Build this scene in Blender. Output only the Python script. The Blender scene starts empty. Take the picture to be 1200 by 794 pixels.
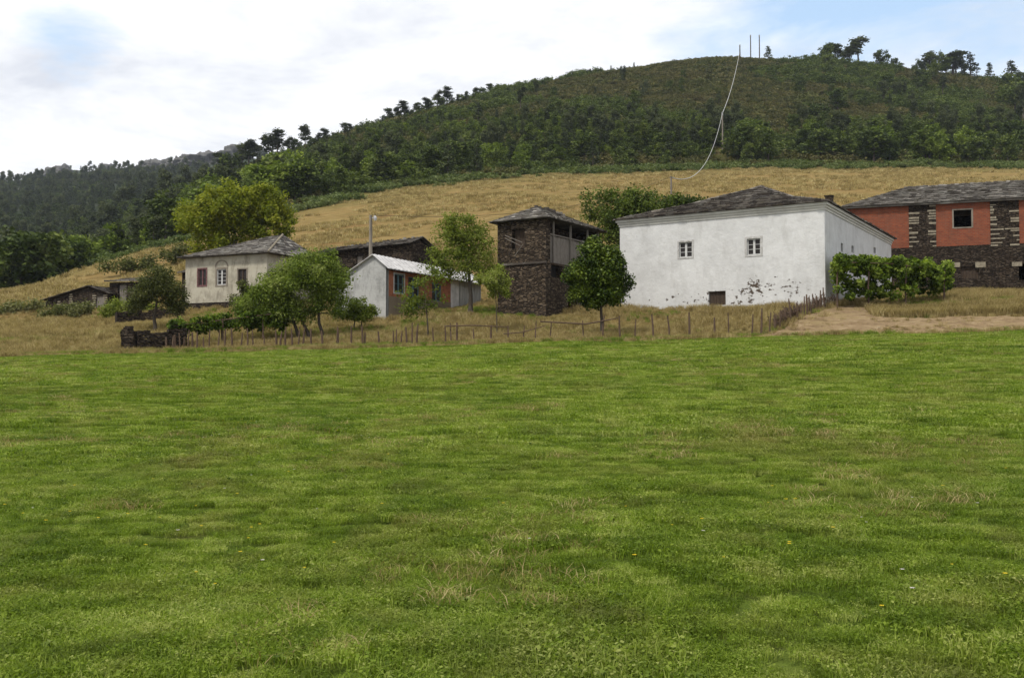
import bpy, math, random
import numpy as np
from mathutils import Vector
R = math.radians
rng = np.random.default_rng(7)
random.seed(7)
scene = bpy.context.scene
COL = scene.collection

# ------------------------------------------------------------ camera
F = 1200.0
TH = math.atan(48 / 1200.0)
CAMZ = 1.6
cd = bpy.data.cameras.new('camera'); cam = bpy.data.objects.new('camera', cd); COL.objects.link(cam)
cd.sensor_width = 36; cd.lens = 36; cd.clip_start = .1; cd.clip_end = 12000
cam.location = (0, 0, CAMZ); cam.rotation_euler = (math.pi / 2 + TH, 0, 0)
scene.camera = cam

def P(px, py, Y):
    s = (397 - py) / F
    t = Y / (math.cos(TH) - s * math.sin(TH))
    return Vector((t * (px - 600) / F, Y, CAMZ + t * (s * math.cos(TH) + math.sin(TH))))
def zof(py, Y): return P(600, py, Y).z

# ------------------------------------------------------------ noise
_perm = rng.random((256, 256))
def vnoise(x, y):
    x = np.asarray(x, float); y = np.asarray(y, float)
    xi = np.floor(x).astype(int); yi = np.floor(y).astype(int)
    fx = x - xi; fy = y - yi
    fx = fx * fx * (3 - 2 * fx); fy = fy * fy * (3 - 2 * fy)
    a = _perm[xi % 256, yi % 256]; b = _perm[(xi + 1) % 256, yi % 256]
    c = _perm[xi % 256, (yi + 1) % 256]; d = _perm[(xi + 1) % 256, (yi + 1) % 256]
    return (a * (1 - fx) + b * fx) * (1 - fy) + (c * (1 - fx) + d * fx) * fy - .5
def fbm(x, y, o=4):
    s = 0; a = 1
    for k in range(o):
        s = s + a * vnoise(x * 2 ** k + 17.3 * k, y * 2 ** k + 5.1 * k); a *= .5
    return s

# ------------------------------------------------------------ terrain
COLS = {
 -540: [(62,392),(75,385),(85,380),(100,372),(115,366),(150,395),(200,392),(280,360),(400,305),(600,255),(900,236),(1100,220),(1300,225)],
 0:    [(62,386),(75,374),(85,365),(100,353),(115,344),(150,378),(200,375),(280,350),(400,305),(600,252),(900,228),(1100,213),(1300,220)],
 100:  [(62,385),(75,372),(86,362),(105,338),(130,314),(165,342),(220,335),(300,308),(450,272),(650,238),(900,222),(1100,207),(1300,215)],
 180:  [(60,384),(75,364),(86,350),(110,320),(145,290),(180,308),(240,296),(340,262),(500,245),(700,224),(900,210),(1100,194),(1300,215)],
 250:  [(60,381),(74,354),(90,325),(115,300),(160,273),(200,262),(260,240),(330,212),(400,228),(600,235),(800,210),(1050,187),(1300,210)],
 340:  [(60,377),(74,354),(90,320),(120,280),(170,244),(210,230),(270,205),(340,180),(400,195),(600,235),(800,205),(1050,184),(1300,210)],
 450:  [(54,389),(61,370),(72,352),(90,310),(120,270),(190,222),(230,205),(290,172),(370,144),(430,160),(600,220),(1050,200),(1300,215)],
 600:  [(54,386),(60,365),(75,340),(95,290),(130,240),(215,204),(260,175),(340,128),(420,103),(480,118),(700,200),(1050,215),(1300,220)],
 720:  [(54,384),(62,360),(75,340),(95,290),(130,236),(225,198),(280,160),(360,110),(440,86),(500,104),(700,180),(1050,215),(1300,220)],
 850:  [(53,382),(60,357),(75,345),(95,285),(130,230),(230,194),(290,150),(380,92),(450,67),(520,90),(700,180),(1050,215),(1300,220)],
 968:  [(53,374),(57,353),(72,345),(95,280),(130,226),(235,193),(300,150),(390,98),(450,73),(520,95),(700,180),(1050,215),(1300,220)],
 1060: [(52,375),(56,365),(60,348),(80,336),(95,280),(130,226),(235,193),(300,150),(390,107),(450,84),(520,105),(700,180),(1050,215),(1300,220)],
 1200: [(52,373),(56,355),(60,342),(80,333),(95,280),(130,226),(235,193),(300,155),(390,118),(450,98),(520,120),(700,190),(1050,215),(1300,220)],
 1740: [(52,365),(56,350),(60,340),(80,333),(95,290),(130,240),(235,205),(300,175),(390,150),(450,135),(520,150),(700,200),(1050,215),(1300,220)],
}
def plane(x, y):
    z = .068 * y + .027 * x
    return z * (1 - .12 * np.clip((25 - y) / 60, 0, 1))
YG = np.exp(np.linspace(math.log(46), math.log(3400), 420))
PXG = np.arange(-540, 1741, 20.0)
_ks = sorted(COLS)
def _pchip(xs, ys, xq):
    xs = np.array(xs, float); ys = np.array(ys, float)
    h = np.diff(xs); d = np.diff(ys) / h; m = np.zeros(len(xs))
    for i in range(1, len(xs) - 1):
        if d[i - 1] * d[i] > 0: m[i] = 2 * d[i - 1] * d[i] / (d[i - 1] + d[i])
    m[0] = d[0]; m[-1] = d[-1]
    i = np.clip(np.searchsorted(xs, xq) - 1, 0, len(h) - 1)
    t = np.clip((xq - xs[i]) / h[i], 0, 1)
    return ((1 + 2 * t) * (1 - t) ** 2 * ys[i] + t * (1 - t) ** 2 * h[i] * m[i] + t * t * (3 - 2 * t) * ys[i + 1] + t * t * (t - 1) * h[i] * m[i + 1])
_cz = []
for k in _ks:
    u = (k - 600) / F
    pts = [(46, float(plane(46 * u, 46))), (49.5, float(plane(49.5 * u, 49.5)))] + [(Y, zof(py, Y)) for Y, py in COLS[k]]
    pts.append((3400, pts[-1][1] + 10))
    pts = [(Y, z - (.30 if 53 < Y < 82 else 0)) for Y, z in pts]
    _cz.append(_pchip([p[0] for p in pts], [p[1] for p in pts], YG))
_cz = np.array(_cz)
ZG = np.zeros((len(PXG), len(YG)))
for j in range(len(YG)): ZG[:, j] = np.interp(PXG, _ks, _cz[:, j])
for _ in range(3):
    Z2 = ZG.copy(); Z2[1:-1] = (ZG[:-2] + 2 * ZG[1:-1] + ZG[2:]) / 4; ZG = Z2
def hgt(x, y):
    x = np.asarray(x, float); y = np.asarray(y, float)
    base = plane(x, y) + .16 * fbm(x / 7, y / 7, 3) + 0.05 * fbm(x / 1.6 + 9, y / 1.6, 2)
    px = np.clip(600 + F * x / np.maximum(y, 36), -540, 1739.9)
    a = (px + 540) / 20; i = a.astype(int); fa = a - i
    b = np.clip((np.log(np.maximum(y, 46.01)) - math.log(46)) / (math.log(3400) - math.log(46)) * 419, 0, 418.999)
    j = b.astype(int); fb = b - j
    z = (ZG[i, j] * (1 - fa) + ZG[i + 1, j] * fa) * (1 - fb) + (ZG[i, j + 1] * (1 - fa) + ZG[i + 1, j + 1] * fa) * fb
    z = z + .25 * fbm(x / 9, y / 9, 3) * np.clip((y - 50) / 10, .3, 1) * np.where(y < 80, .45, 1) + np.clip((y - 150) / 150, 0, 1) * 1.8 * fbm(x / 40, y / 40, 4) + np.clip((y - 600) / 300, 0, 1) * 26 * fbm(x / 130, y / 130, 4)
    w = np.clip((y - 46.5) / 4, 0, 1); w = w * w * (3 - 2 * w)
    return base * (1 - w) + z * w
def hs(x, y): return float(hgt(np.array([x]), np.array([y]))[0])
def G(px, Y):
    x = (px - 600) / F * Y
    return Vector((x, Y, hs(x, Y)))
def yedge(px): return 48.6 + .8 * vnoise(px / 60, np.asarray(px) * 0 + 3.3) + .5 * vnoise(px / 9, np.asarray(px) * 0 + 8.1)   # meadow far edge
def yfield(px):                                                                   # far edge of the dry field
    return np.interp(px, [-540, 0, 100, 180, 250, 340, 450, 600, 720, 850, 968, 1740], [118, 118, 133, 148, 160, 172, 190, 213, 222, 228, 232, 236])

# ------------------------------------------------------------ object helpers
def tag(o, label=None, cat=None, group=None, kind=None):
    if label: o['label'] = label
    if cat: o['category'] = cat
    if group: o['group'] = group
    if kind: o['kind'] = kind
    return o
def empty(name, loc, label=None, cat=None, group=None):
    o = bpy.data.objects.new(name, None); o.location = loc; COL.objects.link(o)
    o.empty_display_size = .3
    return tag(o, label, cat, group)
def mesh_np(name, V, Fq, mat, smooth=False, link=True, parent=None, uv=None):
    """V (n,3); Fq (m,k) equal-size polygons"""
    me = bpy.data.meshes.new(name); V = np.ascontiguousarray(V, np.float32); Fq = np.ascontiguousarray(Fq, np.int32)
    m, k = Fq.shape
    me.vertices.add(len(V)); me.vertices.foreach_set('co', V.ravel())
    me.loops.add(m * k); me.loops.foreach_set('vertex_index', Fq.ravel())
    me.polygons.add(m); me.polygons.foreach_set('loop_start', np.arange(0, m * k, k, dtype=np.int32))
    me.polygons.foreach_set('loop_total', np.full(m, k, np.int32))
    if smooth: me.polygons.foreach_set('use_smooth', np.ones(m, bool))
    if mat: me.materials.append(mat)
    me.update(calc_edges=True)
    o = bpy.data.objects.new(name, me)
    if link: COL.objects.link(o)
    if parent: o.parent = parent
    return o

class MB:
    def __init__(s): s.v = []; s.f = []; s.uv = []; s.mi = []
    def face(s, pts, mi=0, uv=None):
        n = len(s.v); pts = [Vector(p) for p in pts]
        s.v += pts; s.f.append(list(range(n, n + len(pts)))); s.mi.append(mi)
        if uv is None:
            nn = (pts[1] - pts[0]).cross(pts[2] - pts[0])
            if nn.length < 1e-9 and len(pts) > 3: nn = (pts[2] - pts[0]).cross(pts[3] - pts[0])
            if nn.length: nn.normalize()
            if abs(nn.z) < .75 and nn.length:
                t = Vector((nn.y, -nn.x, 0)).normalized()
                uv = [(p.dot(t), p.z / max(.2, math.sqrt(1 - nn.z ** 2))) for p in pts]
            else: uv = [(p.x, p.y) for p in pts]
        s.uv += uv
    def hexa(s, c, mi=0):  # c: 8 points bottom ring 0-3, top ring 4-7
        for q in ((0, 3, 2, 1), (4, 5, 6, 7), (0, 1, 5, 4), (1, 2, 6, 5), (2, 3, 7, 6), (3, 0, 4, 7)): s.face([c[i] for i in q], mi)
    def box(s, fr, u0, u1, v0, v1, z0, z1, mi=0):
        s.hexa([fr(u0, v0, z0), fr(u1, v0, z0), fr(u1, v1, z0), fr(u0, v1, z0), fr(u0, v0, z1), fr(u1, v0, z1), fr(u1, v1, z1), fr(u0, v1, z1)], mi)
    def tube(s, pts, rads, n=6, mi=0, cap=True):
        pts = [Vector(p) for p in pts]; rings = []
        for i, p in enumerate(pts):
            d = (pts[min(i + 1, len(pts) - 1)] - pts[max(i - 1, 0)])
            if d.length < 1e-6: d = Vector((0, 0, 1))
            d.normalize(); a = d.cross(Vector((0, 0, 1)) if abs(d.z) < .9 else Vector((1, 0, 0))).normalized(); b = d.cross(a)
            if i and a.dot(la) < 0: a = -a; b = -b
            la = a
            rings.append([p + (a * math.cos(6.2832 * k / n) + b * math.sin(6.2832 * k / n)) * rads[i] for k in range(n)])
        base = len(s.v)
        for r in rings: s.v += r
        for i in range(len(rings) - 1):
            for k in range(n):
                q = [base + i * n + k, base + i * n + (k + 1) % n, base + (i + 1) * n + (k + 1) % n, base + (i + 1) * n + k]
                s.f.append(q); s.mi.append(mi); s.uv += [(k / n, i), ((k + 1) / n, i), ((k + 1) / n, i + 1), (k / n, i + 1)]
        if cap:
            for i in (0, len(rings) - 1):
                s.f.append([base + i * n + k for k in range(n)]); s.mi.append(mi); s.uv += [(0, 0)] * n
    def build(s, name, mats, parent=None, org=None, link=True, smooth=False):
        me = bpy.data.meshes.new(name)
        o3 = Vector(org) if org is not None else Vector((0, 0, 0))
        me.from_pydata([tuple(p - o3) for p in s.v], [], s.f)
        l = me.uv_layers.new(name='UVMap'); l.data.foreach_set('uv', np.array(s.uv, np.float32).ravel())
        for m in (mats if isinstance(mats, (list, tuple)) else [mats]): me.materials.append(m)
        me.polygons.foreach_set('material_index', s.mi)
        if smooth: me.polygons.foreach_set('use_smooth', [True] * len(s.f))
        me.update()
        o = bpy.data.objects.new(name, me)
        if link: COL.objects.link(o)
        if parent: o.parent = parent
        elif org is not None: o.location = org
        return o
def frame(ax, ay, ex, ey):
    l = math.hypot(ex, ey); ex /= l; ey /= l
    # e2 points away from camera
    fx, fy = (-ey, ex) if ex > 0 else (ey, -ex)
    def fr(u, v, z): return Vector((ax + ex * u + fx * v, ay + ey * u + fy * v, z))
    fr.e1 = (ex, ey); fr.e2 = (fx, fy); fr.a = (ax, ay)
    fr.u_of = lambda px, v=0: _solve(ax + fx * v, ay + fy * v, ex, ey, px)
    fr.v_of = lambda px, u=0: _solve(ax + ex * u, ay + ey * u, fx, fy, px)
    return fr
def _solve(ax, ay, ex, ey, px):
    k = (px - 600) / F
    return (k * ay - ax) / (ex - k * ey)

def wall(mb, pt, w0, w1, z0, z1, ops, depth, mi=0, mir=None):
    """pt(w, d, z) maps along-wall, inward depth, height. ops list of (w0,w1,z0,z1)"""
    ws = sorted({w0, w1, *[o[0] for o in ops], *[o[1] for o in ops]}); zs = sorted({z0, z1, *[o[2] for o in ops], *[o[3] for o in ops]})
    for a, b in zip(ws, ws[1:]):
        for c, d in zip(zs, zs[1:]):
            m = ((a + b) / 2, (c + d) / 2)
            if any(o[0] < m[0] < o[1] and o[2] < m[1] < o[3] for o in ops): continue
            mb.face([pt(a, 0, c), pt(b, 0, c), pt(b, 0, d), pt(a, 0, d)], mi)
            mb.face([pt(a, depth, c), pt(a, depth, d), pt(b, depth, d), pt(b, depth, c)], mi)
    r = mi if mir is None else mir
    for a, b, c, d in ops:
        mb.face([pt(a, 0, c), pt(a, 0, d), pt(a, depth, d), pt(a, depth, c)], r); mb.face([pt(b, 0, c), pt(b, depth, c), pt(b, depth, d), pt(b, 0, d)], r)
        mb.face([pt(a, 0, c), pt(a, depth, c), pt(b, depth, c), pt(b, 0, c)], r); mb.face([pt(a, 0, d), pt(b, 0, d), pt(b, depth, d), pt(a, depth, d)], r)

def slates(mb, eL, eR, tL, tR, rowh=.26, wmin=.25, wmax=.6, jit=.04, th=.035, sag=.0):
    eL, eR, tL, tR = map(Vector, (eL, eR, tL, tR))
    nrm = (eR - eL).cross(tL - eL + tR - eR).normalized()
    if nrm.z < 0: nrm = -nrm
    slope = ((tL + tR) / 2 - (eL + eR) / 2).length; n = max(2, int(slope / rowh))
    mb.face([eL, eR, tR, tL])
    for i in range(n + 1):
        t0 = max(0, (i - .15) / n); t1 = min(1.0, (i + 1.25) / n)
        a0 = eL.lerp(tL, t0); b0 = eR.lerp(tR, t0); a1 = eL.lerp(tL, t1); b1 = eR.lerp(tR, t1)
        L = (b0 - a0).length
        if L < .15: continue
        d = 0; 
        while d < L:
            w = random.uniform(wmin, wmax); e = min(L, d + w)
            f0, f1 = d / L, e / L
            l0 = random.uniform(-jit, jit); tt = th * random.uniform(.6, 1.7)
            dn = (a0 - a1).normalized() if (a0 - a1).length > 1e-4 else Vector((0, 0, 0))
            p = [a0.lerp(b0, f0) + dn * l0, a0.lerp(b0, f1) + dn * (l0 + random.uniform(-jit, jit) * .5), a1.lerp(b1, f1), a1.lerp(b1, f0)]
            lo = nrm * .012; hi = [nrm * (tt + .03), nrm * (tt * random.uniform(.8, 1.2) + .03), nrm * .02, nrm * .02]
            g = .006
            s = (p[1] - p[0]).normalized() * g
            p[0] += s; p[3] += s; p[1] -= s; p[2] -= s
            mb.hexa([q + lo for q in p] + [p[k] + hi[k] for k in range(4)])
            d = e

# ------------------------------------------------------------ materials
def mat_new(name):
    m = bpy.data.materials.new(name); m.use_nodes = True; nt = m.node_tree; nt.nodes.clear()
    out = nt.nodes.new('ShaderNodeOutputMaterial'); return m, nt, out
class N:
    def __init__(s, nt): s.nt = nt
    def n(s, t, **kw):
        nd = s.nt.nodes.new(t)
        for k, v in kw.items():
            if k.startswith('i_'):
                key = k[2:]; key = int(key) if key.isdigit() else key.replace('_', ' ')
                if hasattr(v, 'is_output') or isinstance(v, bpy.types.NodeSocket): s.nt.links.new(v, nd.inputs[key])
                else: nd.inputs[key].default_value = v
            else: setattr(nd, k, v)
        return nd
    def noise(s, vec, sc, det=4, rough=.55, dist=0):
        nd = s.n('ShaderNodeTexNoise', i_Scale=sc, i_Detail=det, i_Roughness=rough, i_Distortion=dist)
        if vec is not None: s.nt.links.new(vec, nd.inputs['Vector'])
        return nd.outputs['Fac']
    def ramp(s, fac, stops, mode='LINEAR'):
        nd = s.n('ShaderNodeValToRGB'); s.nt.links.new(fac, nd.inputs[0]); cr = nd.color_ramp; cr.interpolation = mode
        while len(cr.elements) > len(stops): cr.elements.remove(cr.elements[-1])
        while len(cr.elements) < len(stops): cr.elements.new(.5)
        for e, (p, c) in zip(cr.elements, stops):
            e.position = p; e.color = (c, c, c, 1) if isinstance(c, (int, float)) else (*c, 1)
        return nd.outputs[0]
    def mix(s, fac, a, b, mode='MIX'):
        nd = s.n('ShaderNodeMix', data_type='RGBA', blend_type=mode)
        for k, v in ((0, fac), (6, a), (7, b)):
            if isinstance(v, bpy.types.NodeSocket): s.nt.links.new(v, nd.inputs[k])
            else: nd.inputs[k].default_value = v if k == 0 else ((*v, 1) if len(v) == 3 else v)
        return nd.outputs[2]
    def math(s, op, a, b=0.0, c=0.0):
        nd = s.n('ShaderNodeMath', operation=op)
        for k, v in enumerate((a, b, c)):
            if isinstance(v, bpy.types.NodeSocket): s.nt.links.new(v, nd.inputs[k])
            else: nd.inputs[k].default_value = v
        return nd.outputs[0]
    def vec(s, op, a, b):
        nd = s.n('ShaderNodeVectorMath', operation=op)
        for k, v in enumerate((a, b)):
            if isinstance(v, bpy.types.NodeSocket): s.nt.links.new(v, nd.inputs[k])
            else: nd.inputs[k].default_value = v
        return nd.outputs[0]
    def bsdf(s, out, col, rough=.9, bump=None, bs=.5, bd=.05, spec=.2):
        b = s.n('ShaderNodeBsdfPrincipled'); b.inputs['Specular IOR Level'].default_value = spec
        for k, v in (('Base Color', col), ('Roughness', rough)):
            if isinstance(v, bpy.types.NodeSocket): s.nt.links.new(v, b.inputs[k])
            else: b.inputs[k].default_value = (*v, 1) if k == 'Base Color' else v
        if bump is not None:
            bn = s.n('ShaderNodeBump', i_Strength=bs, i_Distance=bd); s.nt.links.new(bump, bn.inputs['Height']); s.nt.links.new(bn.outputs[0], b.inputs['Normal'])
        s.nt.links.new(b.outputs[0], out.inputs[0]); return b

def m_simple(name, c1, c2, scale=3, rough=.85, bs=.4, bd=.02, spec=.2, stretch=None):
    m, nt, out = mat_new(name); k = N(nt)
    co = k.n('ShaderNodeTexCoord').outputs['Object']
    if stretch: co = k.vec('MULTIPLY', co, stretch)
    f = k.noise(co, scale, 5, .65)
    col = k.ramp(f, [(.3, c1), (.7, c2)])
    k.bsdf(out, col, rough, f, bs, bd, spec); return m
def m_leaf(name, cols, trans=.35, nscale=.6, rough=.6, trcol=None, posnoise=None, oiw_=.45):
    """leaf colours vary leaf by leaf and from clump to clump"""
    m, nt, out = mat_new(name); k = N(nt)
    isl = k.n('ShaderNodeNewGeometry').outputs['Random Per Island']
    co = k.n('ShaderNodeTexCoord').outputs['Object']
    nz = k.noise(co, nscale, 2, .5)
    oi = k.n('ShaderNodeObjectInfo').outputs['Random']; oiw = oiw_
    f = k.math('ADD', k.math('MULTIPLY', isl, .5), k.math('ADD', k.math('MULTIPLY', k.math('SUBTRACT', nz, .5), 1.6), k.math('MULTIPLY', k.math('SUBTRACT', oi, .5), oiw)))
    f = k.math('ADD', f, .25)
    n = len(cols)
    col = k.ramp(f, [(.15 + .7 * i / (n - 1), c) for i, c in enumerate(cols)])
    if posnoise: col = posnoise(k, col)
    d = k.n('ShaderNodeBsdfPrincipled'); nt.links.new(col, d.inputs['Base Color']); d.inputs['Roughness'].default_value = rough; d.inputs['Specular IOR Level'].default_value = .12
    if trans:
        t = k.n('ShaderNodeBsdfTranslucent'); nt.links.new(k.mix(1.0, col, (1.15, 1.25, .6), 'MULTIPLY'), t.inputs[0])
        mx = k.n('ShaderNodeMixShader'); mx.inputs[0].default_value = trans
        nt.links.new(d.outputs[0], mx.inputs[1]); nt.links.new(t.outputs[0], mx.inputs[2]); nt.links.new(mx.outputs[0], out.inputs[0])
    else: nt.links.new(d.outputs[0], out.inputs[0])
    return m

def wpos(k): return k.n('ShaderNodeNewGeometry').outputs['Position']
# meadow colour fields, shared by the soil sheet and the blades
def meadow_tint(k, col, mul=1.0):
    p = wpos(k)
    st = k.vec('MULTIPLY', p, (.85, .5, 0))
    dry = k.ramp(k.noise(st, .55, 5, .62, .6), [(.52, 0), (.68, 1)])
    dry2 = k.ramp(k.noise(st, 2.1, 3, .6), [(.5, 0), (.72, 1)])
    fine = k.ramp(k.noise(k.vec('MULTIPLY', k.vec('ADD', p, (3, 7, 0)), (1, .42, 0)), 4.2, 5, .72), [(.35, (.80, .83, .78)), (.5, (1, 1, 1)), (.68, (1.18, 1.13, 1.2))])
    col = k.mix(1.0, col, fine, 'MULTIPLY')
    dark = k.ramp(k.noise(k.vec('ADD', st, (31, 7, 0)), .42, 5, .6, .5), [(.5, 0), (.64, 1)])
    col = k.mix(k.math('MULTIPLY', dark, .25), col, (.045, .10, .016))
    amt = k.math('MULTIPLY', k.math('ADD', k.math('MULTIPLY', dry, .6), k.math('MULTIPLY', k.math('MULTIPLY', dry2, .5), 1.0)), .75)
    return k.mix(amt, col, (.235, .20, .075))

M = {}
def m_meadow_soil():
    m, nt, out = mat_new('meadow_turf'); k = N(nt); p = wpos(k)
    f = k.noise(p, 9, 6, .75)
    col = k.ramp(f, [(.3, (.07, .10, .016)), (.7, (.14, .20, .03))])
    col = meadow_tint(k, col)
    k.bsdf(out, col, 1, k.noise(p, 14, 5, .8), .9, .06, .05); return m
M['meadow'] = m_meadow_soil()
def m_dry():
    m, nt, out = mat_new('dry_grass_ground'); k = N(nt); p = wpos(k)
    pst = k.vec('MULTIPLY', p, (.35, 1, .35))
    f = k.noise(pst, 1.4, 7, .7)
    col = k.ramp(f, [(.3, (.145, .10, .036)), (.5, (.26, .185, .07)), (.7, (.36, .27, .115))])
    g = k.ramp(k.noise(k.vec('MULTIPLY', p, (.5, 1, 1)), .11, 5, .65), [(.5, 0), (.66, 1)])
    # greener grass towards the wood at the top of the field
    att = k.n('ShaderNodeAttribute', attribute_name='green').outputs['Fac']
    gg = k.math('MULTIPLY', k.math('ADD', k.math('MULTIPLY', g, .55), att), k.ramp(k.noise(pst, .9, 5, .7), [(.3, .25), (.65, 1)]))
    col = k.mix(k.math('MINIMUM', gg, 1), col, (.075, .095, .025))
    red = k.ramp(k.noise(k.vec('ADD', pst, (5, 9, 0)), .3, 4, .6), [(.5, 0), (.7, .5)])
    col = k.mix(red, col, (.22, .12, .05))
    k.bsdf(out, col, 1, k.noise(pst, 2.5, 7, .8), 1.0, .35, .03); return m
M['dry'] = m_dry()
def m_hill():
    m, nt, out = mat_new('heath_ground'); k = N(nt); p = wpos(k)
    f = k.noise(p, .16, 7, .7)
    col = k.ramp(f, [(.3, (.035, .045, .014)), (.48, (.085, .085, .026)), (.62, (.12, .095, .038)), (.75, (.08, .10, .03))])
    k.bsdf(out, col, 1, k.noise(p, .5, 7, .8), 1.0, 1.2, .02); return m
M['hill'] = m_hill()
def m_mountain():
    m, nt, out = mat_new('mountain_ground'); k = N(nt); p = wpos(k)
    col = k.ramp(k.noise(p, .03, 8, .7), [(.35, (.03, .045, .02)), (.55, (.05, .065, .03)), (.7, (.13, .13, .11))])
    k.bsdf(out, col, 1, k.noise(p, .08, 8, .8), 1.0, 6, .02); return m
M['mountain'] = m_mountain()
def m_dirt():
    m, nt, out = mat_new('bare_earth'); k = N(nt); p = wpos(k)
    ps = k.vec('MULTIPLY', p, (.5, 1.3, 1))
    col = k.ramp(k.noise(ps, 2.2, 7, .7), [(.3, (.12, .08, .042)), (.45, (.235, .165, .095)), (.58, (.30, .22, .125)), (.72, (.40, .32, .21))])
    gr = k.ramp(k.noise(k.vec('ADD', ps, (3, 3, 3)), .8, 5, .7), [(.5, 0), (.62, .7)])
    col = k.mix(gr, col, (.27, .205, .10))
    k.bsdf(out, col, 1, k.noise(ps, 4, 6, .75), 1, .15, .05); return m
M['dirt'] = m_dirt()

def m_stone(name, cols, sx=.42, sy=.16, mortar=(.03, .025, .02), bd=.06, msz=.02):
    m, nt, out = mat_new(name); k = N(nt)
    uv = k.n('ShaderNodeUVMap').outputs[0]
    nz = k.n('ShaderNodeTexNoise', i_Scale=2.2, i_Detail=3.0); nt.links.new(uv, nz.inputs['Vector'])
    dv = k.vec('MULTIPLY', k.vec('SUBTRACT', nz.outputs['Color'], (.5, .5, .5)), (.25, .16, 0))
    w = k.vec('MULTIPLY', k.vec('ADD', uv, dv), (1 / sx, 1 / sy, 1))
    vo = k.n('ShaderNodeTexVoronoi', feature='F1', i_Scale=1.0, i_Randomness=.85); nt.links.new(w, vo.inputs['Vector'])
    ve = k.n('ShaderNodeTexVoronoi', feature='DISTANCE_TO_EDGE', i_Scale=1.0, i_Randomness=.85); nt.links.new(w, ve.inputs['Vector'])
    rnd = k.n('ShaderNodeSeparateColor', i_Color=vo.outputs['Color']).outputs[0]
    f = k.math('ADD', k.math('MULTIPLY', rnd, .7), k.math('MULTIPLY', k.noise(uv, 6, 4, .7), .35))
    n = len(cols); col = k.ramp(f, [(.12 + .8 * i / (n - 1), c) for i, c in enumerate(cols)])
    e = k.ramp(ve.outputs['Distance'], [(msz, 0), (msz * 5, 1)])
    col = k.mix(e, mortar, col)
    h = k.math('ADD', e, k.math('MULTIPLY', k.math('ADD', rnd, k.noise(uv, 12, 3)), .6))
    k.bsdf(out, col, .9, h, 1, bd, .15); return m
M['schist'] = m_stone('brown_schist_masonry', [(.025, .018, .013), (.052, .038, .026), (.09, .066, .045), (.15, .115, .08)], .27, .085, (.022, .017, .013))
M['schist_dark'] = m_stone('dark_schist_masonry', [(.016, .012, .009), (.036, .026, .018), (.065, .048, .034), (.10, .08, .058)], .25, .08, (.014, .011, .009))
def m_brick(name, c1, c2, mo):
    m, nt, out = mat_new(name); k = N(nt)
    uv = k.n('ShaderNodeUVMap').outputs[0]
    b = k.n('ShaderNodeTexBrick', i_Color1=(*c1, 1), i_Color2=(*c2, 1), i_Mortar=(*mo, 1), i_Scale=1.0, i_Mortar_Size=.012, i_Brick_Width=.26, i_Row_Height=.12, i_Bias=0.0)
    nt.links.new(uv, b.inputs['Vector'])
    nz = k.noise(uv, 1.6, 5, .7)
    col = k.mix(k.ramp(nz, [(.42, 0), (.7, .6)]), b.outputs['Color'], (.12, .045, .028))
    col = k.mix(k.ramp(k.noise(k.vec('MULTIPLY', uv, (3, .5, 1)), 1.1, 5, .7), [(.5, 0), (.75, .5)]), col, (.17, .10, .07))
    k.bsdf(out, col, .9, b.outputs['Fac'], -.5, .02, .15); return m
M['brick'] = m_brick('orange_hollow_brick', (.27, .07, .03), (.18, .046, .024), (.16, .10, .07))
M['brick_shed'] = m_brick('orange_shed_brick', (.42, .14, .065), (.30, .095, .048), (.26, .17, .12))
def m_slate(name, cols, lich):
    m, nt, out = mat_new(name); k = N(nt)
    isl = k.n('ShaderNodeNewGeometry').outputs['Random Per Island']; co = k.n('ShaderNodeTexCoord').outputs['Object']
    f = k.math('ADD', k.math('MULTIPLY', isl, .8), k.math('MULTIPLY', k.noise(co, 5, 4, .7), .3))
    n = len(cols); col = k.ramp(f, [(.15 + .8 * i / (n - 1), c) for i, c in enumerate(cols)])
    l = k.ramp(k.noise(co, .9, 6, .75), [(.5, 0), (.68, lich)])
    col = k.mix(l, col, (.30, .29, .26))
    l2 = k.ramp(k.noise(k.vec('ADD', co, (9, 4, 2)), 1.3, 6, .75), [(.56, 0), (.7, .7)])
    col = k.mix(l2, col, (.085, .075, .03))
    k.bsdf(out, col, .75, k.noise(co, 14, 4, .7), .5, .02, .3); return m
M['slate'] = m_slate('weathered_slate', [(.016, .012, .010), (.035, .028, .023), (.065, .052, .042), (.17, .15, .125)], .5)
M['slate_light'] = m_slate('lichen_grey_slate', [(.03, .025, .021), (.07, .060, .050), (.12, .106, .09), (.27, .25, .22)], .6)
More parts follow.
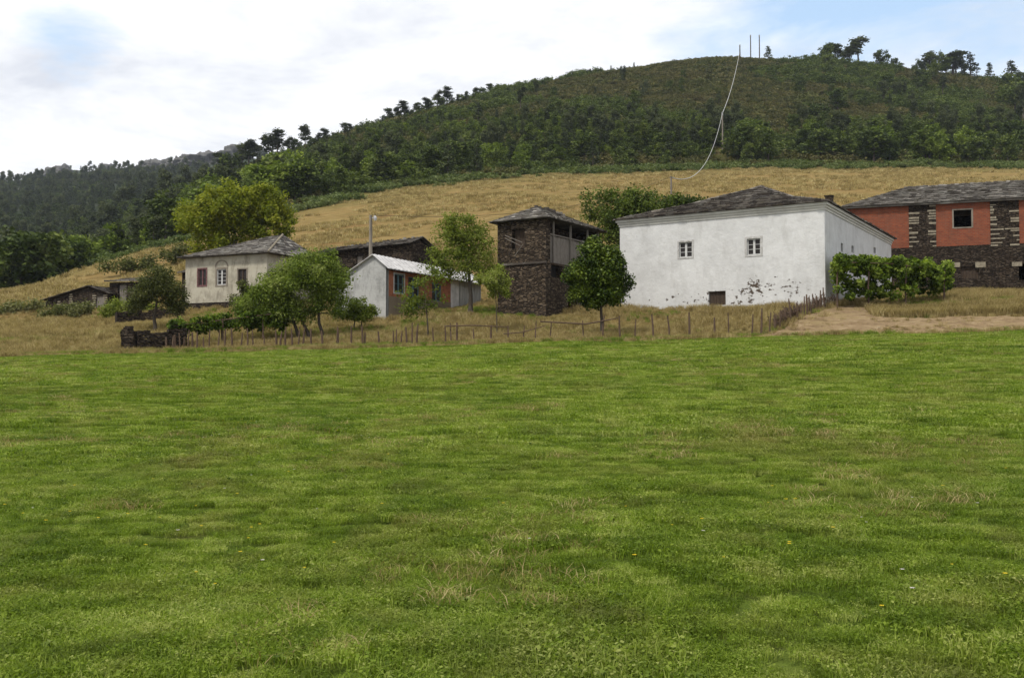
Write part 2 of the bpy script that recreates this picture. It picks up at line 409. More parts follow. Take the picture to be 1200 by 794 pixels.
def m_plaster(name, base, dirt, peel=None, streak=.3):
    m, nt, out = mat_new(name); k = N(nt)
    uv = k.n('ShaderNodeUVMap').outputs[0]; p = wpos(k)
    col = k.ramp(k.noise(p, .7, 6, .65), [(.35, tuple(c * .88 for c in base)), (.6, base)])
    st = k.ramp(k.noise(k.vec('MULTIPLY', p, (1.7, 1.7, .55)), 1, 6, .72), [(.50, 0), (.68, streak)])
    col = k.mix(k.ramp(k.noise(k.vec('ADD', p, (17, 3, 8)), 1.1, 7, .72), [(.46, 0), (.66, streak * .7)]), col, dirt)
    col = k.mix(st, col, dirt)
    sp = k.ramp(k.noise(p, 2.6, 7, .8), [(.63, 0), (.70, .6)])
    col = k.mix(sp, col, dirt)
    h = k.noise(p, 5, 6, .7)
    if peel:
        z = k.n('ShaderNodeSeparateXYZ', i_0=p)
        for (cx, cy, cz, rx, rz, thr) in peel:
            dx = k.math('DIVIDE', k.math('SUBTRACT', z.outputs[0], cx), rx); dz = k.math('DIVIDE', k.math('SUBTRACT', z.outputs[2], cz), rz)
            r2 = k.math('ADD', k.math('MULTIPLY', dx, dx), k.math('MULTIPLY', dz, dz))
            ms = k.math('SUBTRACT', k.noise(k.vec('MULTIPLY', p, (1, 1, 1.5)), 2.6, 4, .7), k.math('MULTIPLY', r2, .13))
            q = k.ramp(ms, [(thr, 0), (thr + .012, 1)])
            col = k.mix(q, col, (.09, .07, .055)); h = k.math('SUBTRACT', h, q)
    k.bsdf(out, col, .9, k.math('ADD', h, k.math('MULTIPLY', k.noise(p, 1.3, 4, .6), 2.0)), .42, .05, .15); return m
M['wood_grey'] = m_simple('weathered_grey_wood', (.10, .088, .075), (.24, .215, .19), 6, stretch=(4, 4, .5))
M['wood_dark'] = m_simple('dark_old_wood', (.028, .02, .015), (.085, .06, .042), 6, stretch=(4, 4, .5))
M['wood_brown'] = m_simple('brown_stake_wood', (.05, .033, .022), (.15, .10, .07), 8, stretch=(3, 3, .6))
M['bark'] = m_simple('grey_brown_bark', (.03, .024, .018), (.095, .078, .06), 9, bs=.9, bd=.03, stretch=(1, 1, .35))
M['bark_pale'] = m_simple('pale_bark', (.10, .09, .075), (.22, .20, .175), 5, bs=.8, bd=.03, stretch=(1, 1, .35))
M['white_paint'] = m_simple('white_window_paint', (.42, .42, .41), (.62, .62, .61), 6)
M['grey_paint'] = m_simple('grey_surround_render', (.36, .36, .36), (.50, .50, .50), 4)
M['grey_surround'] = m_simple('chipped_whitewashed_stone', (.30, .29, .27), (.56, .55, .54), 7)
M['pale_stone'] = m_simple('pale_granite_block', (.13, .11, .08), (.33, .29, .215), 5, bs=.6)
M['concrete'] = m_simple('stained_concrete', (.14, .12, .095), (.27, .235, .19), 3, stretch=(1, 1, .4))
M['blue_paint'] = m_simple('faded_blue_paint', (.07, .13, .16), (.15, .24, .28), 6)
M['black'] = m_simple('painted_room_dark', (.012, .010, .009), (.02, .018, .016), 2)  # near-black colour standing in for the shade of a room
M['maroon'] = m_simple('faded_maroon_shutter', (.10, .045, .045), (.19, .10, .10), 6)
M['zinc'] = m_simple('dull_metal_sheet', (.20, .20, .19), (.36, .36, .35), 3, rough=.6, stretch=(2, 2, .4))
M['fibre'] = m_simple('pale_fibre_cement', (.36, .35, .35), (.66, .65, .64), 2.2, stretch=(1, 1, 1))
M['cable'] = m_simple('pale_bundled_cable', (.32, .32, .30), (.46, .46, .44), 2)
M['glass_lamp'] = m_simple('lamp_housing_metal', (.3, .3, .3), (.5, .5, .5), 3, rough=.4)
def m_glass():
    m, nt, out = mat_new('dark_window_glass'); k = N(nt)
    b = k.bsdf(out, (.022, .018, .016), .3, spec=.25); return m
M['glass'] = m_glass()
M['rock'] = m_simple('grey_crag_rock', (.05, .05, .047), (.17, .165, .155), .22, bs=1, bd=2.2)

def leafset():
    M['l_yellow'] = m_leaf('yellow_green_foliage', [(0.055, 0.08, 0.008), (0.12, 0.15, 0.012), (0.19, 0.22, 0.02), (0.26, 0.27, 0.03)], .4, .45)
    M['l_apple'] = m_leaf('apple_foliage', [(0.06, 0.088, 0.013), (0.115, 0.16, 0.022), (0.185, 0.235, 0.045), (0.29, 0.33, 0.1)], .38, .9)
    M['l_mid'] = m_leaf('fresh_green_foliage', [(0.065, 0.09, 0.014), (0.12, 0.155, 0.022), (0.18, 0.22, 0.035), (0.25, 0.28, 0.07)], .4, .7)
    M['l_olive'] = m_leaf('olive_foliage', [(0.05, 0.06, 0.016), (0.09, 0.1, 0.03), (0.13, 0.14, 0.045), (0.18, 0.18, 0.08)], .3, .9)
    M['l_dark'] = m_leaf('glossy_dark_foliage', [(0.014, 0.028, 0.005), (0.03, 0.052, 0.007), (0.065, 0.1, 0.012), (0.16, 0.21, 0.03)], .2, 1.2, .4)
    M['l_walnut'] = m_leaf('walnut_foliage', [(0.035, 0.055, 0.01), (0.065, 0.095, 0.015), (0.11, 0.145, 0.025), (0.17, 0.21, 0.05)], .32, .8)
    M['l_vine'] = m_leaf('vine_foliage', [(0.045, 0.07, 0.01), (0.095, 0.145, 0.018), (0.175, 0.24, 0.03), (0.32, 0.38, 0.08)], .42, 1.1)
    M['l_hill'] = m_leaf('hillside_broadleaf_foliage', [(0.034, 0.052, 0.011), (0.062, 0.088, 0.017), (0.1, 0.132, 0.026), (0.155, 0.185, 0.045)], .2, .25)
    M['l_hillbright'] = m_leaf('bright_hillside_foliage', [(0.065, 0.095, 0.013), (0.11, 0.155, 0.022), (0.165, 0.215, 0.034), (0.22, 0.27, 0.05)], .3, .25)
    M['l_gum'] = m_leaf('grey_green_gum_foliage', [(0.032, 0.042, 0.017), (0.052, 0.065, 0.026), (0.075, 0.09, 0.036), (0.105, 0.12, 0.052)], .2, .3)
    M['l_scrub'] = m_leaf('heath_scrub_foliage', [(0.042, 0.0595, 0.014), (0.0805, 0.098, 0.0227), (0.1313, 0.1313, 0.035), (0.1575, 0.1435, 0.0525)], .15, .12)
    M['l_fern'] = m_leaf('bracken_foliage', [(0.054, 0.081, 0.0203), (0.1013, 0.135, 0.0405), (0.1485, 0.1823, 0.0607), (0.189, 0.216, 0.0945)], .25, .5)
    M['l_conifer'] = m_leaf('dark_conifer_foliage', [(0.026, 0.038, 0.014), (0.042, 0.058, 0.02), (0.062, 0.08, 0.027), (0.09, 0.11, 0.04)], .1, .2)
leafset()
def turf(k, col): return meadow_tint(k, col)
def heath(k, col):
    p = wpos(k)
    br = k.ramp(k.noise(p, .035, 6, .7), [(.45, 0), (.62, .6)])
    gr = k.ramp(k.noise(k.vec('ADD', p, (90, 20, 5)), .05, 5, .65), [(.5, 0), (.66, .7)])
    return k.mix(gr, k.mix(br, col, (.125, .10, .038)), (.085, .105, .026))
M['l_scrub'] = m_leaf('heath_scrub_foliage', [(.05, .06, .016), (.085, .092, .024), (.13, .125, .038), (.165, .15, .055)], .15, .12, posnoise=heath, oiw_=.9)
M['grass'] = m_leaf('meadow_grass_blades', [(0.085, 0.13, 0.014), (0.15, 0.22, 0.021), (0.22, 0.295, 0.034), (0.35, 0.39, 0.11)], .4, .8, .6, posnoise=turf)
M['weed'] = m_leaf('broad_weed_leaves', [(.06, .10, .012), (.10, .15, .02), (.15, .20, .03), (.2, .25, .07)], .3, .8, .6)
M['straw'] = m_leaf('dry_straw_blades', [(0.17, 0.125, 0.05), (0.31, 0.235, 0.105), (0.43, 0.34, 0.17), (0.56, 0.46, 0.25)], .3, .5, .8)
M['petal_y'] = m_simple('yellow_petals', (.65, .45, .02), (.8, .6, .03), 3)
M['petal_w'] = m_simple('pale_clover_petals', (.5, .45, .42), (.7, .66, .62), 3)

# ------------------------------------------------------------ ground sheets
PXS = np.arange(-540, 1741, 4.0)
def sheet(name, ya, yb, nrow, mat, power=1.0, attr=None, off=0.0, pxs=PXS, rough=0.0):
    t = np.linspace(0, 1, nrow) ** power
    A = ya(pxs); B = yb(pxs)
    Y = A[None, :] + (B - A)[None, :] * t[:, None]
    X = (pxs[None, :] - 600) / F * np.maximum(Y, 36)
    Z = hgt(X, Y) + off
    if rough: Z = Z + rough * np.clip(fbm(X / .9, Y / .45, 4) + .25, 0, 1) * np.clip(np.minimum(Y - Y[0], Y[-1] - Y) / .3, 0, 1)
    V = np.stack([X, Y, Z], -1).reshape(-1, 3); n = len(pxs)
    r, c = np.meshgrid(np.arange(nrow - 1), np.arange(n - 1), indexing='ij'); i = (r * n + c).ravel()
    o = mesh_np(name, V, np.stack([i, i + 1, i + n + 1, i + n], 1), mat, True)
    if attr is not None:
        at = o.data.attributes.new('green', 'FLOAT', 'POINT'); at.data.foreach_set('value', attr(t, pxs).astype(np.float32).ravel())
    o['kind'] = 'structure'
    return o
HILLB = lambda px: np.interp(px, [-540, 200, 250, 340, 450, 600, 1740], [300, 300, 380, 400, 440, 500, 540])
sheet('meadow', lambda p: p * 0 - 60.0, yedge, 520, M['meadow'], .6, None, -.03)
def _green(t, p):
    top = np.clip((t[:, None] - .80) / .2, 0, 1) * .9
    low = np.clip((.035 - t[:, None]) / .035, 0, 1) * .8
    lft = np.clip((330 - p[None, :]) / 500, 0, .35) * np.clip((.35 - t[:, None]) / .3, 0, 1)
    yard = np.clip((.16 - t[:, None]) / .05, 0, 1) * .35
    return np.clip(np.maximum(np.maximum(top, low), np.maximum(lft, yard)), 0, 1)
sheet('dry_field', yedge, yfield, 260, M['dry'], 1.3, _green)
sheet('hillside', yfield, HILLB, 160, M['hill'])
sheet('far_mountain', HILLB, lambda p: p * 0 + 3300.0, 260, M['mountain'], 1.4)
# bare earth track at the right
def path_top(p):
    return np.interp(p, [890, 905, 920, 950, 975, 1000, 1020, 1030, 1060, 1100, 1200, 1740], [49.6, 50.3, 51.2, 54.6, 57.0, 58.6, 57.2, 53.9, 53.0, 52.9, 52.4, 52.0]) + .6 * vnoise(p / 11, p * 0 + 2.2) + .3 * vnoise(p / 4, p * 0 + 7.2)
_pp = np.arange(890, 1741, 2.0)
def path_bot(p): return yedge(p) + .1 + .25 * vnoise(p / 5, p * 0 + 1.1)
sheet('dirt_path', path_bot, path_top, 90, M['dirt'], 1, None, .03, _pp, .16)

# ------------------------------------------------------------ generic tree builder
UP = np.array([0, 0, 1.0])
def unit(a): return a / np.maximum(np.linalg.norm(a, axis=-1, keepdims=True), 1e-9)
def leaves(centers, rc, nper, size, seed, flat=.8, upb=.35, aspect=.55, droop=0.0):
    r = np.random.default_rng(seed); n = len(centers) * nper
    c = np.repeat(centers, nper, 0); rr = np.repeat(rc, nper) if np.ndim(rc) else rc
    d = unit(r.normal(size=(n, 3))); rad = (r.random(n) ** .45) * rr * (.75 + .5 * r.random(n))
    p = c + d * rad[:, None] * np.array([1, 1, flat])
    nr = unit(r.normal(size=(n, 3)) + UP * upb * 2 + d * .6)
    a = unit(np.cross(nr, r.normal(size=(n, 3)))); b = np.cross(nr, a)
    a[:, 2] -= droop; a = unit(a)
    s = size * (.6 + .8 * r.random(n))[:, None]
    q = [p - a * s * .5, p + b * s * .5 * aspect, p + a * s * .5, p - b * s * .5 * aspect]
    V = np.stack(q, 1).reshape(-1, 3); return V, np.arange(n * 4).reshape(-1, 4)
def clumps_in(blobs, n, seed, edge=.6):
    r = np.random.default_rng(seed); bl = np.array(blobs, float)
    vol = (bl[:, 3] * bl[:, 4] * bl[:, 5]) ** .8; pick = r.choice(len(bl), n, p=vol / vol.sum())
    d = unit(r.normal(size=(n, 3))); rad = r.random(n) ** (1 - edge * .75)
    return bl[pick, :3] + d * rad[:, None] * bl[pick, 3:] * .88
def limbs(mb, roots, cl, r0, seed, thin=.62, n=5, wob=.12):
    """roots: list of (polyline, r_bottom, r_top)"""
    rr = random.Random(seed); nodes = []
    for pl, ra, rb in roots:
        k = len(pl); rads = [ra + (rb - ra) * i / (k - 1) for i in range(k)]
        rads[0] *= 1.35
        mb.tube(pl, rads, 8)
        for i in range(max(1, k // 2), k): nodes.append((Vector(pl[i]), rads[i]))
    tops = Vector(roots[0][0][-1])
    cs = sorted([Vector(c) for c in cl], key=lambda c: min((c - nd[0]).length for nd in nodes))
    for c in cs:
        best = min(nodes, key=lambda nd: (c - nd[0]).length + max(0, nd[0].z - c.z) * .8 - nd[1] * 2.0)
        a, ra = best; L = (c - a).length
        if L < .05: continue
        m = a.lerp(c, .5) + Vector((rr.uniform(-1, 1), rr.uniform(-1, 1), rr.uniform(-.2, .9))) * L * wob
        r1 = max(.012, ra * thin); r1 = min(r1, .05 * L + .02)
        pts = [a, a.lerp(m, .55) + Vector((0, 0, .04 * L)), m, m.lerp(c, .55), c]
        mb.tube(pts, [r1, r1 * .85, r1 * .7, r1 * .5, r1 * .3], n, cap=False)
        nodes.append((m, r1 * .7)); nodes.append((c, r1 * .4))
def hero_tree(name, label, cat, Y, base_px, blobs, leafm, barkm, nclump, nper, leafsize, rc, tr=.14, split=.35, seed=1, stems=None, group=None, depth=1.0, upb=.35, edge=.6, lean=0, aspect=.55, crown_name='crown', aim=.55):
    """blobs: (px, py, rx_px, ry_px) at depth Y (+ optional dy in metres)"""
    B = []
    for b in blobs:
        c = P(b[0], b[1], Y + (b[4] if len(b) > 4 else 0)); s = Y / F
        B.append((c.x, c.y, c.z, b[2] * s, b[2] * s * depth, b[3] * s))
    base = G(base_px, Y); root = empty(name, base, label, cat, group)
    bz = min(b[2] - b[5] for b in B); tz = max(b[2] + b[5] for b in B)
    cx = sum(b[0] * b[3] for b in B) / sum(b[3] for b in B); cy = sum(b[1] * b[3] for b in B) / sum(b[3] for b in B)
    cl = clumps_in(B, nclump, seed, edge)
    cl = cl[cl[:, 2] > base.z + .25]
    mb = MB(); roots = []; r_ = random.Random(seed)
    for (spx, tdx) in (stems or [(base_px, 0)]):
        b0 = G(spx, Y) - Vector((0, 0, .15)); zt = bz + (tz - bz) * aim
        top = Vector((cx * .6 + b0.x * .4 + tdx, cy, zt)); k = 6; pl = []
        for i in range(k):
            t = i / (k - 1); w = t * t * .6 + t * .4
            pl.append(Vector((b0.x + (top.x - b0.x) * w, b0.y + (top.y - b0.y) * w, b0.z + (top.z - b0.z) * t)) + Vector((r_.uniform(-1, 1), r_.uniform(-1, 1), 0)) * tr * .6 * (0 < i))
        roots.append((pl, tr, tr * .35))
    limbs(mb, roots, cl, tr, seed)
    tk = mb.build('trunk', barkm, root, base, smooth=True)
    rcs = rc * (.65 + .7 * np.random.default_rng(seed + 5).random(len(cl)))
    V, Q = leaves(cl, rcs, nper, leafsize, seed, upb=upb, aspect=aspect)
    V = V - np.array(base); mesh_np(crown_name, V, Q, leafm, parent=root)
    return root

# ------------------------------------------------------------ trees round the farm
hero_tree('ash_tree', 'big rounded yellow-green tree on the dry slope behind the cream house', 'tree', 96, 276,
  [(272, 247, 46, 30), (238, 262, 34, 24), (315, 258, 32, 26), (262, 228, 26, 18), (300, 232, 28, 20), (228, 250, 22, 16), (325, 240, 16, 14), (250, 285, 30, 18), (300, 280, 26, 16)],
  M['l_yellow'], M['bark'], 230, 130, .30, .92, .34, seed=11, upb=.5, aim=.35, edge=.7)
hero_tree('fruit_tree', 'olive-green bushy fruit tree with dark trunk standing left of the cream house', 'tree', 61, 181,
  [(184, 335, 27, 22), (168, 345, 20, 18), (202, 345, 16, 18), (190, 318, 16, 12), (160, 358, 12, 8), (205, 360, 14, 10)],
  M['l_olive'], M['bark'], 120, 110, .13, .46, .13, seed=12, aim=.4)
hero_tree('apple_tree', 'wide spreading apple tree with several leaning trunks in front of the cream house', 'tree', 54.5, 368,
  [(352, 330, 42, 32), (318, 348, 36, 30), (398, 322, 14, 16), (388, 330, 24, 20), (375, 304, 26, 14), (300, 362, 24, 18), (340, 368, 38, 16), (312, 372, 24, 11), (395, 352, 18, 20), (372, 356, 24, 16), (350, 312, 24, 14), (283, 360, 12, 12)],
  M['l_apple'], M['bark'], 300, 150, .125, .50, .11, seed=13, stems=[(362, -.6), (377, .5), (352, -1.2)], aim=.4)
hero_tree('garden_bush', 'dense dark green bush against the grey rendered gable', 'bush', 57.5, 418,
  [(418, 360, 20, 14), (405, 366, 14, 10), (432, 365, 12, 10), (398, 356, 8, 8), (418, 371, 18, 6)],
  M['l_mid'], M['bark'], 50, 110, .12, .38, .05, seed=14, stems=[(415, 0), (424, .2)], aim=.3)
hero_tree('ash_tree', 'tall feathery light green tree behind the low brick shed', 'tree', 61.5, 551,
  [(545, 298, 36, 36), (528, 272, 22, 24), (560, 280, 22, 26), (520, 310, 20, 22), (568, 315, 16, 20), (545, 256, 14, 10), (575, 295, 8, 12), (510, 295, 8, 10)],
  M['l_mid'], M['bark'], 190, 62, .15, .48, .16, seed=15, aim=.35, edge=.55)
hero_tree('sapling', 'thin ragged sapling with leaning stem in front of the brick shed door', 'tree', 52.5, 502,
  [(488, 345, 20, 30), (500, 318, 14, 16), (482, 360, 14, 14), (510, 350, 12, 20), (512, 325, 10, 12)],
  M['l_mid'], M['bark'], 60, 40, .12, .36, .05, seed=16, aim=.4, edge=.5)
hero_tree('sapling', 'small bright green sapling on a thin stem left of the stone granary', 'tree', 54, 582,
  [(580, 332, 18, 15), (570, 326, 12, 12), (592, 340, 11, 10), (582, 318, 10, 8)],
  M['l_mid'], M['bark'], 42, 90, .12, .32, .035, seed=17, aim=.3)
hero_tree('bay_tree', 'round dark green glossy tree between the stone granary and the white house', 'tree', 52, 706,
  [(702, 316, 28, 26), (682, 320, 20, 20), (724, 328, 16, 18), (698, 292, 16, 14), (714, 298, 10, 12), (700, 346, 26, 14), (680, 342, 14, 12), (720, 346, 13, 10), (672, 326, 10, 10), (722, 306, 10, 10)],
  M['l_dark'], M['bark'], 210, 190, .15, .40, .10, seed=18, upb=.6, aim=.3, edge=.75)
hero_tree('walnut_tree', 'leafy green tree rising behind the granary and the white house', 'tree', 84, 728,
  [(730, 244, 34, 24), (700, 238, 22, 14), (758, 245, 26, 18), (720, 268, 26, 20), (690, 250, 10, 12), (745, 228, 18, 10), (738, 275, 28, 14)],
  M['l_walnut'], M['bark'], 120, 115, .26, .85, .22, seed=19, aim=.3, edge=.75)
hero_tree('walnut_tree', 'low leafy tree peeping over the white house roof beside the thin pole', 'tree', 88, 795,
  [(795, 238, 16, 12), (815, 238, 12, 9), (785, 245, 12, 12)],
  M['l_walnut'], M['bark'], 34, 70, .25, .7, .12, seed=20, aim=.3)
hero_tree('window_shrub', 'thin olive climbing shrub in front of the cream house right window', 'bush', 69.5, 288,
  [(287, 336, 8, 9), (295, 345, 13, 9), (280, 349, 10, 6)],
  M['l_olive'], M['bark'], 40, 70, .15, .38, .05, seed=21, aim=.3)
hero_tree('hedge_bush', 'overgrown bush spilling in front of the little stone barn', 'bush', 78, 78,
  [(82, 364, 22, 10), (66, 372, 16, 9), (100, 360, 16, 8), (52, 370, 10, 6)], M['l_olive'], M['bark'], 60, 80, .2, .6, .05, seed=22, aim=.3, edge=.4)
hero_tree('hedge_bush', 'bramble bush on the stone bank below the little slab-roofed hut', 'bush', 76, 140,
  [(140, 358, 14, 6), (128, 365, 12, 6), (158, 362, 18, 6), (175, 363, 14, 7)], M['l_mid'], M['bark'], 60, 80, .18, .6, .05, seed=23, aim=.3, edge=.4)
hero_tree('hedge_bush', 'hedge of dark bushes at the far left below the dry slope', 'bush', 84, 15,
  [(0, 363, 14, 7), (22, 361, 16, 7), (42, 360, 12, 6), (-30, 365, 20, 8), (-70, 368, 24, 8)], M['l_olive'], M['bark'], 70, 70, .25, .7, .05, seed=24, aim=.3, edge=.4)
hero_tree('hedge_bush', 'brambles scrambling up the slope behind the slab-roofed hut', 'bush', 112, 175,
  [(150, 312, 16, 7), (175, 310, 18, 8), (200, 300, 16, 7), (130, 314, 12, 5), (215, 292, 12, 6), (188, 322, 18, 9)], M['l_olive'], M['bark'], 90, 60, .3, .85, .05, seed=25, aim=.3, edge=.4)

# vine rows on posts
def vine(name, label, Y0, Y1, px0, px1, ytop, ybot, thick, leaf, n, nper, rc, seed, posts, hang=1.0):
    r_ = np.random.default_rng(seed); base = G((px0 + px1) / 2, (Y0 + Y1) / 2)
    root = empty(name, base, label, 'vine')
    C = []
    for i in range(n):
        t = r_.random(); px = px0 + (px1 - px0) * t; Y = Y0 + (Y1 - Y0) * t + r_.uniform(-thick, thick)
        yt = np.interp(t, [0, .5, 1], ytop) ; yb = np.interp(t, [0, .5, 1], ybot)
        yt += (5 * vnoise(px / 6.0, seed + .3) + 6 * vnoise(px / 2.2, seed + 7.7)) * (thick > .8); py = yt + (yb - yt) * (r_.random() ** hang)
        if thick > .8 and py > yt + 14 and vnoise(px / 5.0, py / 5.0) < -.02: continue
        C.append(P(px, py + 3, Y))
    C = np.array(C); V, Q = leaves(C, rc * (.6 + .7 * r_.random(len(C))), nper, leaf, seed, upb=.5, aspect=.85)
    mesh_np('foliage', V - np.array(base), Q, M['l_vine'], parent=root)
    for t in posts:
        for s in (-1, 1):
            px = px0 + (px1 - px0) * t; Y = Y0 + (Y1 - Y0) * t + s * thick * .8; b = G(px, Y); tp = P(px, float(np.interp(t, [0, .5, 1], ytop)) + 6, Y)
            m = MB(); m.tube([b - Vector((0, 0, .2)), b.lerp(tp, .5) + Vector((random.uniform(-.05, .05), 0, 0)), tp], [.05, .045, .04], 6); m.build('post', M['wood_brown'], root, base)
    for s in (-1, 1):
        m = MB(); m.tube([P(px0 + (px1 - px0) * t, float(np.interp(t, [0, .5, 1], ytop)) + 8, Y0 + (Y1 - Y0) * t + s * thick * .8) for t in (0.02, .25, .5, .75, .98)], [.03] * 5, 5); m.build('rail', M['wood_brown'], root, base)
    return root
vine('grape_vine', 'low bright green vine row above the dark slate wall in front of the cream house', 51.6, 54, 200, 335, [374, 366, 358], [388, 380, 384], .5, .14, 130, 55, .28, 31, (.1, .45, .8), 1.0)
vine('grape_vine', 'tall lush vine pergola at the right corner of the white house', 57.5, 60.5, 978, 1114, [299, 301, 310], [344, 345, 338], 1.1, .17, 430, 75, .32, 32, (.03, .3, .62, .95), 1.4)

# ------------------------------------------------------------ WHITE HOUSE
wf = frame(17.8, 58, -11, 6.8)
zb, zt = 6.0, zof(237, 58)
L1 = wf.u_of(727); L2 = 18.0
pc = wf(wf.u_of(890), 0, 0); pz = zof(339, pc.y)
pc2 = wf(wf.u_of(815), 0, 0); pc3 = wf(wf.u_of(812), 0, 0)
M['white'] = m_plaster('dirty_whitewash', (.62, .62, .615), (.33, .32, .30), [(pc.x, pc.y, pz, 1.35, .75, .50), (pc2.x, pc2.y, zof(349, pc2.y), 3.6, .5, .565), (pc.x + 1.6, pc.y, zof(340, 60), 1.5, .6, .53), (pc.x - 1.5, pc.y, zof(352, 60), 2.5, .3, .55)])
hw = empty('white_house', wf(L1 / 2, 0, zb), 'big whitewashed farmhouse with two small windows under a hipped slate roof', 'house')
ho = Vector(hw.location)
def zw(py, u): return zof(py, wf(u, 0, 0).y)
ops = []
wins = [(wf.u_of(812), wf.u_of(796.5), 301.5, 283.5), (wf.u_of(892.5), wf.u_of(876.5), 298.5, 279.5)]
for a, b, y0, y1 in wins: ops.append((a, b, zw(y0, (a + b) / 2), zw(y1, (a + b) / 2)))
ca, cb = wf.u_of(851), wf.u_of(831); cel = (ca, cb, zw(357, ca), zw(340.5, ca)); ops.append(cel)
fpt = lambda w, d, z: wf(w, d, z)
spt = lambda w, d, z: wf(d, w, z)
mb = MB(); wall(mb, fpt, 0, L1, zb - 1.4, zt, ops, .35)
sops = []
for px, y0, y1, ww in ((988.5, 295, 285, .55), (1001, 296, 288, .6), (1027, 297, 290, .7)):
    v = wf.v_of(px); Yv = wf(0, v, 0).y; sops.append((v - ww / 2, v + ww / 2, zof(y0, Yv), zof(y1, Yv)))
wall(mb, spt, .35, L2, zb - 1.4, zt, sops, .35)
wall(mb, lambda w, d, z: wf(w, L2 - d, z), 0, L1, zb - 1.4, zt, [], .35)
wall(mb, lambda w, d, z: wf(L1 - d, w, z), .35, L2, zb - 1.4, zt, [], .35)
mb.face([wf(0, 0, zb - 1.4), wf(0, .35, zb - 1.4), wf(0, .35, zt), wf(0, 0, zt)])
mb.face([wf(.35, .35, zt - .02), wf(L1 - .35, .35, zt - .02), wf(L1 - .35, L2 - .35, zt - .02), wf(.35, L2 - .35, zt - .02)])
mb.build('wall', M['white'], hw, ho)
M['cornice'] = m_plaster('cream_cornice_plaster', (.58, .57, .53), (.33, .31, .28))
mb = MB()
for i, (pr, h0, h1) in enumerate(((.05, .42, .28), (.11, .28, .15), (.20, .15, .0))):
    mb.box(wf, -pr, L1 + pr, -pr, .0 - .003, zt - h0, zt - h1); mb.box(wf, -pr, -.003, 0, L2, zt - h0, zt - h1)
    mb.box(wf, L1 + .003, L1 + pr, 0, L2, zt - h0, zt - h1)
mb.build('cornice', M['cornice'], hw, ho)
# roof
o_ = .32; e = [wf(-o_, -o_, zt), wf(L1 + o_, -o_, zt), wf(L1 + o_, L2 + o_, zt), wf(-o_, L2 + o_, zt)]
ra = wf(5.7, 6.2, zof(219, wf(5.7, 6.2, 0).y)); rb = wf(5.7, 12, ra.z - .05)
mb = MB()
def sagp(p, q, f, s): r = p.lerp(q, f); r.z -= s; return r
# slightly concave slopes in two stages
m_ = [sagp(e[0], ra, .5, .22), sagp(e[1], ra, .5, .10), sagp(e[2], rb, .5, .15), sagp(e[3], rb, .5, .22)]
for a, b, c, d in ((0, 1, ra, ra), (1, 2, ra, rb), (2, 3, rb, rb), (3, 0, rb, ra)):
    slates(mb, e[a], e[b], m_[a], m_[b], .23, .25, .8, .08, .05); slates(mb, m_[a], m_[b], c, d, .23, .25, .8, .08, .05)
rf = mb.build('roof', M['slate'], hw, ho)
mb = MB(); ridge = [e[1], m_[1], ra, rb]
for a, b in zip(ridge, ridge[1:]):
    L = (b - a).length; n = int(L / .4)
    for i in range(n):
        p, q = a.lerp(b, i / n), a.lerp(b, (i + .97) / n); w = Vector((0, 0, .07 + random.uniform(-.015, .03)))
        s = (q - p).cross(Vector((0, 0, 1))).normalized() * .17
        mb.hexa([p - s, q - s, q + s, p + s, p - s * .6 + w, q - s * .6 + w * 1.2, q + s * .6 + w * 1.2, p + s * .6 + w])
for a, b in ((e[0], m_[0]), (m_[0], ra)):
    L = (b - a).length; n = int(L / .4)
    for i in range(n):
        p, q = a.lerp(b, i / n), a.lerp(b, (i + .97) / n); w = Vector((0, 0, .08)); s = (q - p).cross(Vector((0, 0, 1))).normalized() * .15
        mb.hexa([p - s, q - s, q + s, p + s, p - s * .6 + w, q - s * .6 + w, q + s * .6 + w, p + s * .6 + w])
mb.build('ridge_slates', M['slate'], rf, ho)
